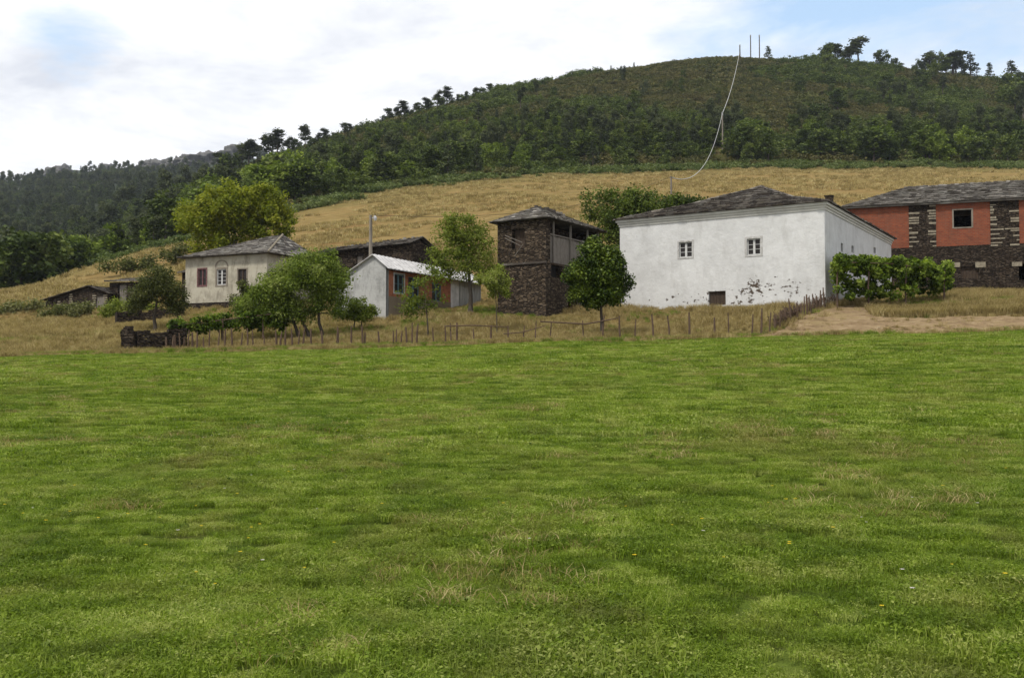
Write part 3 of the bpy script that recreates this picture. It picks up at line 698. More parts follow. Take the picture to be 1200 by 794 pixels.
def casement(parent, org, pt, op, din=.12, bars=(1, 2), framem='white_paint', glass='glass', name='window', bw=.05, surround=None, sill=True, label=None):
    """window part with frame, panes, glazing bars; surround is a painted band"""
    a, b, c, d = op; a, b = min(a, b), max(a, b)
    m = MB(); g = .003
    def bx(w0, w1, z0, z1, d0, d1): m.hexa([pt(w0, d0, z0), pt(w1, d0, z0), pt(w1, d1, z0), pt(w0, d1, z0), pt(w0, d0, z1), pt(w1, d0, z1), pt(w1, d1, z1), pt(w0, d1, z1)])
    f = .06
    bx(a + g, a + f, c + g, d - g, din - .05, din); bx(b - f, b - g, c + g, d - g, din - .05, din)
    bx(a + f, b - f, c + g, c + f, din - .05, din); bx(a + f, b - f, d - f, d - g, din - .05, din)
    for i in range(1, bars[0] + 1):
        w = a + (b - a) * i / (bars[0] + 1); bx(w - bw * .9, w + bw * .9, c + f, d - f, din - .045, din - .004)
    zs = [c + f + (d - c - 2 * f) * j / (bars[1] + 1) for j in range(bars[1] + 2)]
    ws = [a + f] + [a + (b - a) * i / (bars[0] + 1) for i in range(1, bars[0] + 1)] + [b - f]
    for j in range(1, bars[1] + 1):
        for i in range(len(ws) - 1):
            lo = ws[i] + (bw * .9 + .001 if i else 0); hi = ws[i + 1] - (bw * .9 + .001 if i < len(ws) - 2 else 0)
            bx(lo, hi, zs[j] - .012, zs[j] + .012, din - .035, din - .008)
    w_ = m.build(name, M[framem], parent, org)
    if label: w_['label'] = label
    m2 = MB(); m2.face([pt(a + .02, din + .004, c + .02), pt(b - .02, din + .004, c + .02), pt(b - .02, din + .004, d - .02), pt(a + .02, din + .004, d - .02)])
    m2.face([pt(a + .02, din + .012, c + .02), pt(a + .02, din + .012, d - .02), pt(b - .02, din + .012, d - .02), pt(b - .02, din + .012, c + .02)])
    o = m2.build('pane', M[glass], w_, org); 
    if surround:
        s, mt = surround; m = MB(); k = -.025
        for (w0, w1, z0, z1) in ((a - s, a, c - s * .8, d + s), (b, b + s, c - s * .8, d + s), (a, b, d, d + s), (a, b, c - s * .8, c)):
            m.hexa([pt(w0, k, z0), pt(w1, k, z0), pt(w1, .03, z0), pt(w0, .03, z0), pt(w0, k, z1), pt(w1, k, z1), pt(w1, .03, z1), pt(w0, .03, z1)])
        m.build('surround', M[mt], w_, org)
    return w_
casement(hw, ho, fpt, ops[0], .14, (1, 2), bw=.075, surround=(.10, 'grey_surround'), label='left window with bare glazing and a stained surround')
casement(hw, ho, fpt, ops[1], .14, (1, 2), bw=.07, surround=(.13, 'grey_surround'), label='right window with thicker surround')
for s in sops: casement(hw, ho, spt, s, .16, (0, 0), framem='wood_dark')
mb = MB(); a, b, c, d = cel
for w0, w1 in np.array([[i, i + .94] for i in range(5)]) / 5 * (b - a) + a: mb.box(wf, w0, w1, .16, .20, c, d - .07)
mb.box(wf, a, b, .10, .24, d - .07, d - .002)
mb.build('cellar_door', M['wood_dark'], hw, ho)
mb = MB(); mb.box(wf, .55, .95, 3.8, 4.2, zt, zof(229.5, 61.5)); mb.box(wf, .5, 1.0, 3.75, 4.25, zof(229.5, 61.5), zof(228.3, 61.5)); mb.build('chimney', M['schist'], hw, ho)

# ------------------------------------------------------------ STONE GRANARY WITH BALCONY
gf = frame(2.0, 60, -.84, .54)
gu, gv = gf.u_of(583), gf.v_of(703)
zt = zof(256, 60); zb = 5.6; zm = zof(306, 60)
go = Vector(gf(0, 0, zb)); gr = empty('stone_granary', go, 'two-storey dark stone granary with wooden balcony and low slate roof', 'granary')
mb = MB()
uw = (gf.u_of(615), gf.u_of(600)); zz = (zof(291, 61), zof(268, 61))
wall(mb, lambda w, d, z: gf(w, d, z), 0, gu, zb - 1.5, zt, [(uw[0], uw[1], zz[0], zz[1])], .5)
yy = lambda v: gf(0, v, 0).y
v1 = gf.v_of(659)
wall(mb, lambda w, d, z: gf(d, w, z), .5, gv, zb - 1.5, zm - .12, [(.6, v1, zof(325, yy(1)), zof(309, yy(1))), (gf.v_of(666), gf.v_of(676), zb, zof(342, 62))], .5)
wall(mb, lambda w, d, z: gf(1.5 + d, w, z), .5, gv, zm - .12, zt, [(1.2, 2.1, zm, zm + 1.6)], .3)
wall(mb, lambda w, d, z: gf(gu - d, w, z), .5, gv, zb - 1.5, zt, [], .4)
wall(mb, lambda w, d, z: gf(w, gv - d, z), 0, gu, zb - 1.5, zt, [], .4)
mb.face([gf(0, .5, zb - 1.5), gf(0, .5, zt), gf(0, 0, zt), gf(0, 0, zb - 1.5)]); mb.face([gf(.01, .5, zm), gf(1.5, .5, zm), gf(1.5, .5, zt), gf(.01, .5, zt)])
mb.build('wall', M['schist'], gr, go)
mb = MB(); mb.box(gf, -.06, gu + .05, -.09, -.003, zm - .10, zm + .02); mb.build('string_course', M['slate'], gr, go)
mb = MB(); mb.box(gf, .02, 1.5, .52, gv, zm - .115, zm); mb.build('balcony_floor', M['wood_dark'], gr, go)
for px in (650, 670, 690, 702):
    v = gf.v_of(px); mb = MB(); mb.box(gf, .03, .13, v - .055, v + .055, zm + .001, zt - .01); mb.build('post', M['wood_grey'], gr, go)
mb = MB(); v = .6
ve = gf.v_of(704)
while v < ve - .1:
    w = random.uniform(.14, .2); mb.box(gf, .135 + random.uniform(0, .01), .165, v, v + w - .012, zm + .03, zof(278, 61.5) + random.uniform(-.02, .02)); v += w
mb.box(gf, .05, .133, .55, ve, zof(278, 61.5) + .03, zof(278, 61.5) + .1)
mb.build('railing', M['wood_grey'], gr, go)
mb = MB()
for i, (pxa, ya, pxb, yb) in enumerate(((592, 276, 612, 284), (592, 279, 610, 288), (603, 300, 613, 286))):
    pa, pb = P(pxa, ya, 61.0), P(pxb, yb, 60.6); mb.tube([pa, pb], [.025, .02], 5)
mb.build('pole_rack', M['wood_grey'], gr, go)
mb = MB(); mb.box(gf, uw[0] + .02, uw[1] - .02, .3, .36, zz[0], zz[1]); mb.build('shutter', M['wood_dark'], gr, go)
mb = MB(); mb.face([gf(.42, .6, zof(325, 60.8)), gf(.42, v1, zof(325, 60.8)), gf(.42, v1, zof(309, 60.8)), gf(.42, .6, zof(309, 60.8))]); mb.build('dark_backing_sheet', M['black'], gr, go)  # flat dark sheet closing the opening, indoor shade put into its colour
o_ = .38; e = [gf(-o_, -o_, zt + .02), gf(gu + o_, -o_, zt + .02), gf(gu + o_, gv + o_, zt + .02), gf(-o_, gv + o_, zt + .02)]
ra = gf(gu * .5, 1.7, zof(242.5, gf(gu * .5, 1.7, 0).y)); rb = gf(gu * .5, gv - 1.7, ra.z - .1)
mb = MB()
for a, b, c, d in ((0, 1, ra, ra), (1, 2, ra, rb), (2, 3, rb, rb), (3, 0, rb, ra)): slates(mb, e[a], e[b], c, d, .25, .22, .6, .06)
mb.face([e[0] - Vector((0, 0, .03)), e[3] - Vector((0, 0, .03)), e[2] - Vector((0, 0, .03)), e[1] - Vector((0, 0, .03))])
rf = mb.build('roof', M['slate_light'], gr, go)
mb = MB()
for i in range(9):
    p = ra.lerp(rb, i / 8) ; s = random.uniform(.1, .2)
    mb.hexa([p + Vector((dx * s, dy * s, dz * s * .9 + (.0 if dz else -.02))) + Vector((random.uniform(-.03, .03),) * 3) for dx, dy, dz in ((-1, -1, 0), (1, -1, 0), (1, 1, 0), (-1, 1, 0), (-.8, -.7, 1), (.7, -.8, 1), (.8, .7, 1), (-.7, .8, 1))])
mb.build('ridge_stones', M['slate'], rf, go)

# ------------------------------------------------------------ BRICK SHED WITH GREY GABLE
sf = frame(-7.65, 62, -.84, .54)
so = Vector(sf(0, 0, 5.4)); sh = empty('brick_shed', so, 'low orange brick shed with grey rendered gable and pale sheet roof', 'shed')
M['render'] = m_plaster('grey_cement_render', (.40, .40, .385), (.15, .15, .14), None, .8)
M['lowrender'] = m_plaster('brown_splashed_render', (.20, .16, .115), (.10, .08, .06), None, .6)
zE = zof(313, 62); sv = lambda px: sf.v_of(px); yv = lambda v: sf(0, v, 0).y
gw = sf.u_of(393); apx = sf.u_of(438); zL = zof(331, sf(gw, 0, 0).y); zA = zof(299, sf(apx, 0, 0).y)
vE = sv(535); vEnd = sv(563)
m = MB()
gq = [sf(0, 0, 4), sf(gw, 0, 4), sf(gw, 0, zL), sf(apx, 0, zA), sf(0, 0, zE)]
m.face(gq); m.face([q + (sf(0, .25, 0) - sf(0, 0, 0)) for q in gq][::-1])
m.box(sf, gw - .25, gw, .25, vEnd, 4, zL - .02)
m.build('gable_wall', M['render'], sh, so)
zmid = zof(348, 63)
w1 = (sv(461.5), sv(473), zof(343, yv(1)), zof(321, yv(1))); d1 = (sv(478), sv(491), zmid - .6, zof(326, yv(3.5))); w3 = (sv(506), sv(517), zof(352, yv(6)), zof(333, yv(6)))
m = MB(); pt = lambda w, d, z: sf(d, w, z)
wall(m, pt, .25, sv(528), zmid, zE, [(w1[0], w1[1], w1[2], w1[3]), (d1[0], d1[1], zmid, d1[3]), (w3[0], w3[1], zmid + .001, w3[3])], .2); m.build('wall', M['brick_shed'], sh, so)
m = MB(); wall(m, lambda w, d, z: sf(d - .015, w, z), .25, sv(528), 4, zmid - .002, [(d1[0], d1[1], 5.55, zmid - .002)], .2)
m.build('plinth_wall', M['lowrender'], sh, so)
casement(sh, so, pt, w1, .1, (1, 1), framem='blue_paint', surround=(.08, 'grey_paint'))
casement(sh, so, pt, (w3[0], w3[1], zmid + .002, w3[3]), .1, (1, 1), framem='blue_paint', label='blue framed window nearest the pale door')
casement(sh, so, pt, (d1[0], d1[1], 5.56, d1[3]), .1, (1, 3), framem='blue_paint', name='door', label='faded blue glazed door')
m = MB()
for i, (a, b, mt) in enumerate(((sv(528), sv(537.5), 0),)):
    m.box(sf, 0, .15, a + .01, b, 4.4, zE - .02)
m.build('pale_door', M['fibre'], sh, so)
m = MB(); a = sv(537.5) + .02
while a < vEnd:
    m.box(sf, .02 + .02 * (int(a * 20) % 2), .1, a, a + .11, 4.4, zE - .05); a += .12
m.build('metal_cladding', M['zinc'], sh, so)
m = MB()
for side in (0, 1):
    if side == 0: lo0, lo1 = sf(-.35, -.2, zE - .12), sf(-.35, vEnd + .2, zE - .3)
    else: lo0, lo1 = sf(gw + .2, -.2, zL - .06), sf(gw + .2, vEnd + .2, zL - .3)
    t0, t1 = sf(apx, -.2, zA + .02), sf(apx, vEnd + .2, zA - .25)
    n = 56
    for i in range(n):
        f0, f1 = i / n, (i + .97) / n; h = Vector((0, 0, .035 + .03 * (i % 2)))
        c = [lo0.lerp(lo1, f0), lo0.lerp(lo1, f1), t0.lerp(t1, f1), t0.lerp(t1, f0)]
        m.hexa(c + [q + h for q in c])
m.build('roof', M['fibre'], sh, so)
m = MB()
for i in range(7):
    v = .1 + i * .35; m.tube([sf(-.30, v, zE - .19), sf(.2, v, zE - .02)], [.04, .035], 5)
m.build('roof_battens', M['wood_dark'], sh, so)

# ------------------------------------------------------------ DARK BARN BEHIND THE SHED
bf = frame(-7.3, 74, -.83, .56)
bo = Vector(bf(0, 0, 6.5)); ba = empty('stone_barn', bo, 'long dark stone barn with sagging slate roof behind the grey gabled shed', 'barn')
zt = zof(285, 74); m = MB(); bl = 9.2
wall(m, lambda w, d, z: bf(w, d, z), 0, bl, 5, zt, [(bf.u_of(424), bf.u_of(417), zof(310, 77), zof(300, 77))], .4)
m.face([bf(0, 0, 5), bf(0, 3.6, 5), bf(0, 3.6, zof(302, 77)), bf(0, .9, zt + .35), bf(0, 0, zt)])
m.face([bf(bl, 0, 5), bf(bl, 3.6, 5), bf(bl, 3.6, zof(302, 77)), bf(bl, .9, zt + .35), bf(bl, 0, zt)])
m.face([bf(0, 3.6, 5), bf(bl, 3.6, 5), bf(bl, 3.6, zof(302, 77)), bf(0, 3.6, zof(302, 77))])
m.build('wall', M['schist_dark'], ba, bo)
m = MB(); r0, r1 = bf(-.25, 1.1, zt + .55), bf(bl + .2, 1.1, zt + .35)
slates(m, bf(-.3, -.4, zt - .02), bf(bl + .3, -.4, zt - .12), r0, r1, .24, .2, .5, .07)
slates(m, bf(bl + .2, 3.9, zof(303, 77)), bf(-.3, 3.9, zof(303, 77)), r1, r0, .25, .2, .5, .07)
for i in range(24):
    p = r0.lerp(r1, (i + .5) / 24); s = random.uniform(.08, .16)
    m.hexa([p + Vector((dx * s, dy * s, dz * s * 1.1 - .02)) for dx, dy, dz in ((-1, -1, 0), (1, -1, 0), (1, 1, 0), (-1, 1, 0), (-.7, -.7, 1), (.7, -.8, 1), (.8, .7, 1), (-.7, .8, 1))])
m.build('roof', M['slate'], ba, bo)
a_, b_ = bf.u_of(424), bf.u_of(417); m = MB(); m.box(bf, a_, b_, .12, .2, zof(310, 77), zof(300, 77)); m.build('shutter', M['wood_grey'], ba, bo)

# ------------------------------------------------------------ CREAM HOUSE
cf = frame(-17.3, 72, -.91, .41)
cz0 = zof(353, 73); zt = zof(297, 72); Lc = cf.u_of(216); Wc = 6.0
co = Vector(cf(0, 0, cz0)); ch = empty('cream_house', co, 'faded cream house with three tall windows and slate roof left of the apple tree', 'house')
M['cream'] = m_plaster('stained_cream_plaster', (.43, .40, .32), (.16, .14, .105), None, .8)
def zc(py, u): return zof(py, cf(u, 0, 0).y)
cops = []
for xa, xb in ((240.5, 231), (264, 253), (288, 278)):
    ua, ub = cf.u_of(xa), cf.u_of(xb); cops.append((ua, ub, zc(334.5 - (1 if xa > 250 else 0), ua), zc(315, ua)))
m = MB(); wall(m, lambda w, d, z: cf(w, d, z), 0, Lc, cz0, zt, cops, .35)
wall(m, lambda w, d, z: cf(d, w, z), .35, Wc, cz0, zt, [], .35)
wall(m, lambda w, d, z: cf(Lc - d, w, z), .35, Wc, cz0, zt, [], .35); wall(m, lambda w, d, z: cf(w, Wc - d, z), 0, Lc, cz0, zt, [], .35)
m.face([cf(0, 0, cz0), cf(0, .35, cz0), cf(0, .35, zt), cf(0, 0, zt)]); m.build('wall', M['cream'], ch, co)
m = MB(); m.box(cf, .05, Lc - .05, .04, Wc, cz0 - 2, cz0 - .002); m.build('foundation', M['schist_dark'], ch, co)
cpt = lambda w, d, z: cf(w, d, z)
casement(ch, co, cpt, cops[0], .1, (1, 1), framem='maroon', surround=(.09, 'maroon'), label='left window with faded maroon frame')
casement(ch, co, cpt, cops[1], .1, (1, 3), framem='white_paint', surround=(.14, 'concrete'), bw=.06, label='middle window with white glazing bars')
casement(ch, co, cpt, cops[2], .1, (1, 1), framem='wood_dark', surround=(.09, 'concrete'), label='right window half hidden by a shrub')
m = MB(); a, b, c, d = cops[1]; w = (a + b) / 2; n = 10
for i in range(n):
    t0, t1 = math.pi * i / n, math.pi * (i + 1) / n; r1, r2 = .62, .50
    q = [cf(w + r * math.cos(t), -.02, d + .18 + r * math.sin(t) * .8) for r, t in ((r1, t0), (r1, t1), (r2, t1), (r2, t0))]; q2 = [x + (cf(0, .018, 0) - cf(0, 0, 0)) for x in q]; m.hexa(q + q2)
m.build('window_arch', M['concrete'], ch, co)
o_ = .45; e = [cf(-o_, -o_, zt + .02), cf(Lc + o_, -o_, zt + .02), cf(Lc + o_, Wc + o_, zt + .02), cf(-o_, Wc + o_, zt + .02)]
ap = cf(.9, 3.0, zof(275.5, cf(.9, 3, 0).y)); ap2 = cf(2.2, 3.2, ap.z - .02)
m = MB()
slates(m, e[0], e[1], ap, ap2, .25, .25, .6, .05); slates(m, e[1], e[2], ap2, ap2, .25); slates(m, e[2], e[3], ap2, ap, .25); slates(m, e[3], e[0], ap, ap, .25)
m.face([e[0] - Vector((0, 0, .03)), e[3] - Vector((0, 0, .03)), e[2] - Vector((0, 0, .03)), e[1] - Vector((0, 0, .03))])
rf = m.build('roof', M['slate_light'], ch, co)
m = MB(); p, q = e[0], ap
for i in range(14): m.tube([p.lerp(q, i / 14) + Vector((0, 0, .06)), p.lerp(q, (i + .9) / 14) + Vector((0, 0, .06))], [.075, .075], 6)
m.build('hip_tiles', M['pale_stone'], rf, co)
# small grey lean-to at its left end
lf = frame(*cf(Lc + .1, 1.2, 0)[:2], -.91, .41)
lo = Vector(lf(0, 0, cz0 - .3)); lt = empty('lean_to', lo, 'small rough stone lean-to against the left end of the cream house', 'shed')
m = MB(); wall(m, lambda w, d, z: lf(w, d, z), 0, 1.3, cz0 - 1, zof(318, 76), [(.3, 1.0, zof(333, 76), zof(321, 76))], .3)
wall(m, lambda w, d, z: lf(1.3 - d, w, z), .3, 2.6, cz0 - 1, zof(318, 76), [], .3); m.face([lf(.3, .5, cz0 - 1), lf(1, .5, cz0 - 1), lf(1, .5, zof(320, 76)), lf(.3, .5, zof(320, 76))]); m.build('wall', M['schist_dark'], lt, lo)
m = MB(); slates(m, lf(-.0, -.25, zof(318, 76)), lf(1.6, -.25, zof(319, 76)), lf(0, 2.7, zof(304, 78)), lf(1.6, 2.7, zof(307, 78)), .25); m.build('roof', M['slate_light'], lt, lo)

# ------------------------------------------------------------ BRICK AND STONE BARN, RIGHT
rfm = frame(26.3, 80, .946, -.324)
zt = zof(243, 80); z0 = 8.0; zm = zof(290, 78.5); Lr = 26.0
ro = Vector(rfm(6, 0, 8.6)); rb_ = empty('brick_barn', ro, 'long barn of orange brick panels between dark stone piers with a slate roof', 'barn')
U = rfm.u_of; yu = lambda u: rfm(u, 0, 0).y
rpt = lambda w, d, z: rfm(w, d, z)
wn = (U(1119), U(1143), zof(267, yu(U(1130))), zof(244.5, yu(U(1130))))
dr = (U(1127.5), U(1149), zof(326, yu(U(1138))), zof(312, yu(U(1138))))
m = MB(); wall(m, rpt, 0, Lr, z0 - 2, zm, [dr, (U(1196), U(1216), zof(328, 76), zof(309, 76))], .5)
zb2 = zof(297, yu(U(1090)))
for a, b in ((U(1067.5), U(1099.5)), (U(1163.5), U(1197.5)), (U(1262), U(1296))): m.face([rpt(a, 0, zm), rpt(b, 0, zm), rpt(b, 0, zt), rpt(a, 0, zt)]); 
wall(m, lambda w, d, z: rfm(d, w, z), .5, 8, z0 - 2, zt, [], .4); wall(m, lambda w, d, z: rfm(Lr - d, w, z), .5, 8, z0 - 2, zt, [], .4); wall(m, lambda w, d, z: rfm(w, 8 - d, z), 0, Lr, z0 - 2, zt, [], .4)
m.build('wall', M['schist_dark'], rb_, ro)
for i, (a, b) in enumerate(((0, U(1067.5)), (U(1099.5), U(1163.5)), (U(1197.5), U(1262)), (U(1296), Lr))):
    m = MB(); wall(m, lambda w, d, z: rfm(w, d + .04, z), a, b, zm + (.002 if i else .002), zt - .0, [wn] if i == 1 else [], .3); m.build('brick_panel', M['brick'], rb_, ro)
m = MB()
for a, sgn in ((U(1067.5), 1), (U(1099.5), -1), (U(1163.5), 1), (U(1197.5), -1)):
    z = zm - .15
    while z < zt - .25:
        h = random.uniform(.12, .2); w = random.choice((.25, .5, .7, .9)) * random.uniform(.8, 1.1)
        if random.random() < .78: m = MB(); m.box(rfm, min(a, a + sgn * w), max(a, a + sgn * w), -.035, -.003, z, z + h - .03); m.build('quoin', M['pale_stone'], rb_, ro)
        z += h + random.choice((.02, .05, .2))
for px0, px1, y0, y1 in ((1120, 1127, 313, 307.5), (1145, 1157, 313.5, 307), (1188, 1200, 312, 307)):
    m = MB(); m.box(rfm, U(px0), U(px1), -.04, -.003, zof(y0, yu(U(px0))), zof(y1, yu(U(px0)))); m.build('lintel_block', M['pale_stone'], rb_, ro)
m = MB(); a, b, c, d = wn; s = .09
for w0, w1, z_0, z_1 in ((a - .02, a + s, c, d), (b - s, b + .02, c, d), (a + s, b - s, d - s, d), (a + s, b - s, c - .03, c + .07)): m.box(rfm, w0, w1, .01, .3, z_0, z_1)
m.build('window_frame', M['concrete'], rb_, ro)
m = MB()
for i in range(6):
    w0 = dr[0] + (dr[1] - dr[0]) * i / 6; m.box(rfm, w0, w0 + (dr[1] - dr[0]) / 6 * .93, .2, .24, dr[2], dr[3])
m.build('door', M['wood_dark'], rb_, ro)
o_ = .35; e = [rfm(-.5, -o_, zt), rfm(Lr + .5, -o_, zt), rfm(Lr + .5, 8 + o_, zt), rfm(-.5, 8 + o_, zt)]
ra = rfm(4.4, 4, zof(219.5, 82)); rb2 = rfm(Lr - 4.4, 4, ra.z); m = MB()
slates(m, e[0], e[1], ra, rb2, .22, .2, .7, .08, .05); slates(m, e[1], e[2], rb2, rb2, .3); slates(m, e[2], e[3], rb2, ra, .3); slates(m, e[3], e[0], ra, ra, .26)
m.box(rfm, -.45, Lr + .45, -.3, -.1, zt - .14, zt - .01)
rf = m.build('roof', M['slate_light'], rb_, ro)
m = MB()
for i in range(60):
    p = ra.lerp(rb2, (i + .5) / 60); s = random.uniform(.1, .17)
    m.hexa([p + Vector((dx * s * 1.4, dy * s, dz * s * .8)) for dx, dy, dz in ((-1, -1, 0), (1, -1, 0), (1, 1, 0), (-1, 1, 0), (-.7, -.7, 1), (.7, -.8, 1), (.8, .7, 1), (-.7, .8, 1))])
m.build('ridge_stones', M['slate_light'], rf, ro)

# ------------------------------------------------------------ LITTLE BARNS FAR LEFT
tf = frame(*P(127, 360, 84)[:2], -.93, .37)
to = Vector(tf(0, 0, zof(362, 84))); tb = empty('stone_barn', to, 'tiny low stone barn with white quoins and grey door on the left slope', 'barn')
zt_ = zof(343, 84); tl = tf.u_of(52); um = tf.u_of(104)
D_ = (tf.u_of(121.5), tf.u_of(111), zof(362, 84), zof(346, 84))
m = MB(); wall(m, lambda w, d, z: tf(w, d, z), 0, um * 1.0, z0 - 1.5, zt_, [D_], .35)
m.face([tf(0, 0, zt_), tf(um * 2, 0, zt_), tf(um, 0, zof(336.5, 85))])
zl = zof(352, 87); wall(m, lambda w, d, z: tf(w, d, z), um, tl, z0 - 1.5, zl, [], .35)
m.face([tf(um, -.001, zl), tf(tl, -.001, zl), tf(um, -.001, zof(337, 85))])
m.face([tf(0, 0, z0 - 1.5), tf(0, 5, z0 - 1.5), tf(0, 5, zt_), tf(0, 0, zt_)]); m.face([tf(tl, 0, z0 - 1.5), tf(tl, 5, z0 - 1.5), tf(tl, 5, zl), tf(tl, 0, zl)]); m.face([tf(0, 5, z0 - 1.5), tf(tl, 5, z0 - 1.5), tf(tl, 5, zt_), tf(0, 5, zt_)])
m.build('wall', M['schist_dark'], tb, to)
m = MB(); tp0, tp1 = tf(um, -.3, zof(335.5, 85)), tf(um, 5.2, zof(335, 85))
slates(m, tf(-.4, -.3, zt_ - .1), tf(-.4, 5.2, zt_ - .1), tp0, tp1, .25); slates(m, tf(tl + .3, 5.2, zl - .05), tf(tl + .3, -.3, zl - .05), tp1, tp0, .25); m.build('roof', M['slate'], tb, to)
m = MB(); a, b, c, d = D_; m.box(tf, a, b, .1, .15, c, d); m.build('door', M['wood_grey'], tb, to)
m = MB()
for px in (109.5, 122.5, 82, 68):
    u_ = tf.u_of(px); z = zof(361, 85)
    while z < (zt_ - .1 if px > 90 else zl - .1 + (.5 if px > 75 else 0)):
        w = random.choice((.28, .42)); m = MB(); m.box(tf, u_ - w / 2, u_ + w / 2, -.03, -.003, z, z + .1); m.build('quoin', M['pale_stone'], tb, to); z += .19
hf = frame(*P(166, 350, 84)[:2], -.97, .24)
hz = zof(354, 84); h_o = Vector(hf(0, 0, hz)); ht = empty('slab_hut', h_o, 'small stone hut with flat slab roof beside the tiny barn', 'hut')
hl = hf.u_of(127); zt_ = zof(330, 84)
m = MB(); wall(m, lambda w, d, z: hf(w, d, z), 0, hl, z0 - 1.5, zt_, [(hf.u_of(147), hf.u_of(137), hz, zof(333, 84))], .3)
wall(m, lambda w, d, z: hf(d, w, z), .3, 2.4, z0 - 1.5, zt_, [], .3); wall(m, lambda w, d, z: hf(hl - d, w, z), .3, 2.4, z0 - 1.5, zt_, [], .3); wall(m, lambda w, d, z: hf(w, 2.4 - d, z), 0, hl, z0 - 1.5, zt_, [], .3)
m.build('wall', M['schist_dark'], ht, h_o)
m = MB(); slates(m, hf(-.3, -.3, zt_ + .02), hf(hl + .3, -.3, zt_ + .05), hf(-.3, 2.7, zt_ + .5), hf(hl + .3, 2.7, zt_ + .55), .4, .4, .9, .04, .06); m.build('roof', M['slate_light'], ht, h_o)
m = MB()
for i in range(4): w0 = hf.u_of(147) + i * .18; m.box(hf, w0, w0 + .17, .1, .14, hz, zof(333, 84))
m.build('door', M['wood_grey'], ht, h_o)

def dry_wall(name, label, pts, h, th, mat, seed, cap=.1):
    """rough stone wall built from separate courses; pts are (px, Y)"""
    r_ = random.Random(seed); W = [G(px, Y) for px, Y in pts]; base = Vector(W[len(W) // 2]); m = MB()
    for a, b in zip(W, W[1:]):
        d = (b - a); L = math.hypot(d.x, d.y); t = Vector((d.x / L, d.y / L, 0)); nn = Vector((-t.y, t.x, 0)); z = -.4
        while z < h:
            hh = r_.uniform(.09, .17); s = 0
            while s < L:
                w = min(L - s, r_.uniform(.2, .6)); 
                zz_ = a.z + (b.z - a.z) * (s / L) + z; j = r_.uniform(-.03, .03); k = r_.uniform(-.03, .04)
                p = [a + t * (s + .01), a + t * (s + w - .01)]
                c = [Vector((p[0].x, p[0].y, zz_)) - nn * (th / 2 + j), Vector((p[1].x, p[1].y, zz_)) - nn * (th / 2 + j), Vector((p[1].x, p[1].y, zz_)) + nn * (th / 2 + k), Vector((p[0].x, p[0].y, zz_)) + nn * (th / 2 + k)]
                if not (z + hh > h and r_.random() < .12): m.hexa(c + [q + Vector((0, 0, hh - .012 + r_.uniform(-.01, .01))) for q in c])
                s += w
            z += hh
    return tag(m.build(name, mat, None, base), label, 'wall')
dry_wall('dark_slate_wall', 'dark slate retaining wall at the corner of the meadow below the olive fruit tree', [(148, 50.2), (160, 50.1), (218, 51.3)], 1.0, .5, M['schist_dark'], 3)
dry_wall('dark_slate_wall', 'short return end of the dark slate wall running uphill', [(147, 50.6), (151, 54)], .95, .45, M['schist_dark'], 4)
dry_wall('garden_wall', 'rough low terrace wall under the fruit tree and the cream house', [(135, 70), (165, 71), (215, 71.5)], .7, .5, M['schist_dark'], 5)

# ------------------------------------------------------------ fences
def postY(px): return float(np.interp(px, [150, 895, 902, 914, 922, 935, 943, 950, 958, 966], [50.4, 50.2, 50.6, 51.5, 52.3, 53.4, 54.2, 55.0, 56.0, 57.0]))
def fence(label, pxs, seed, hmin=.75, hmax=1.25, rails=()):
    r_ = random.Random(seed); o = G(pxs[len(pxs) // 2], postY(pxs[len(pxs) // 2])); root = empty('stake_fence', o, label, 'fence')
    for px in pxs:
        Y = postY(px) + r_.uniform(-.1, .1); b = G(px, Y); h = r_.uniform(hmin, hmax); lean = Vector((r_.uniform(-.10, .10), r_.uniform(-.05, .05), 0)) * h
        r0 = r_.uniform(.035, .06); m = MB()
        m.tube([b - Vector((0, 0, .2)), b + lean * .5 + Vector((r_.uniform(-.02, .02), 0, h * .5)), b + lean + Vector((0, 0, h))], [r0 * 1.1, r0, r0 * .7], 6); m.build('post', M['wood_brown'], root, o)
    for pl, rad in rails:
        m = MB(); q = [P(px, py, postY(px) - .08) for px, py in pl]; m.tube(q, [rad] * (len(q) - 1) + [rad * .6], 6); m.build('rail', M['wood_brown'], root, o)
    for hh in ():
        m = MB(); q = [G(px, postY(px)) + Vector((0, 0, hh * .85 + r_.uniform(-.02, .02))) for px in pxs]; m.tube(q, [.006] * len(q), 4); m.build('wire', M['zinc'], root, o)
    return root
fence('ragged stake fence of thin leaning sticks along the left edge of the meadow', [195, 202, 206, 211, 215, 220, 226, 231, 238, 245, 255, 263, 272, 282, 290, 297, 310, 324, 328, 334, 343, 349, 355, 365, 378, 394, 396.5, 411.5, 425, 427.5], 41, .6, 1.1)
fence('wooden stake fence with crooked horizontal rails in front of the granary', [444, 461, 464, 470, 477, 482.6, 488, 508.5, 522, 529, 535, 555, 575, 595, 613, 627, 644, 684, 706, 727, 744], 42, .7, 1.25,
  [([(521, 382), (555, 381), (596, 383)], .035), ([(633, 376.5), (660, 378), (686, 379.5), (706, 376), (724, 372.5)], .04), ([(590, 391), (613, 389), (640, 381)], .03)])
fence('widely spaced stake fence in the dry grass below the white house', [766, 785, 808, 837.5, 854, 881, 892], 43, .9, 1.35)
fence('close-set stake fence climbing the bank to the corner of the white house', [902, 909, 914, 922, 927.5, 935, 939, 943, 947, 951, 954, 958, 961, 964, 967], 44, .8, 1.25)

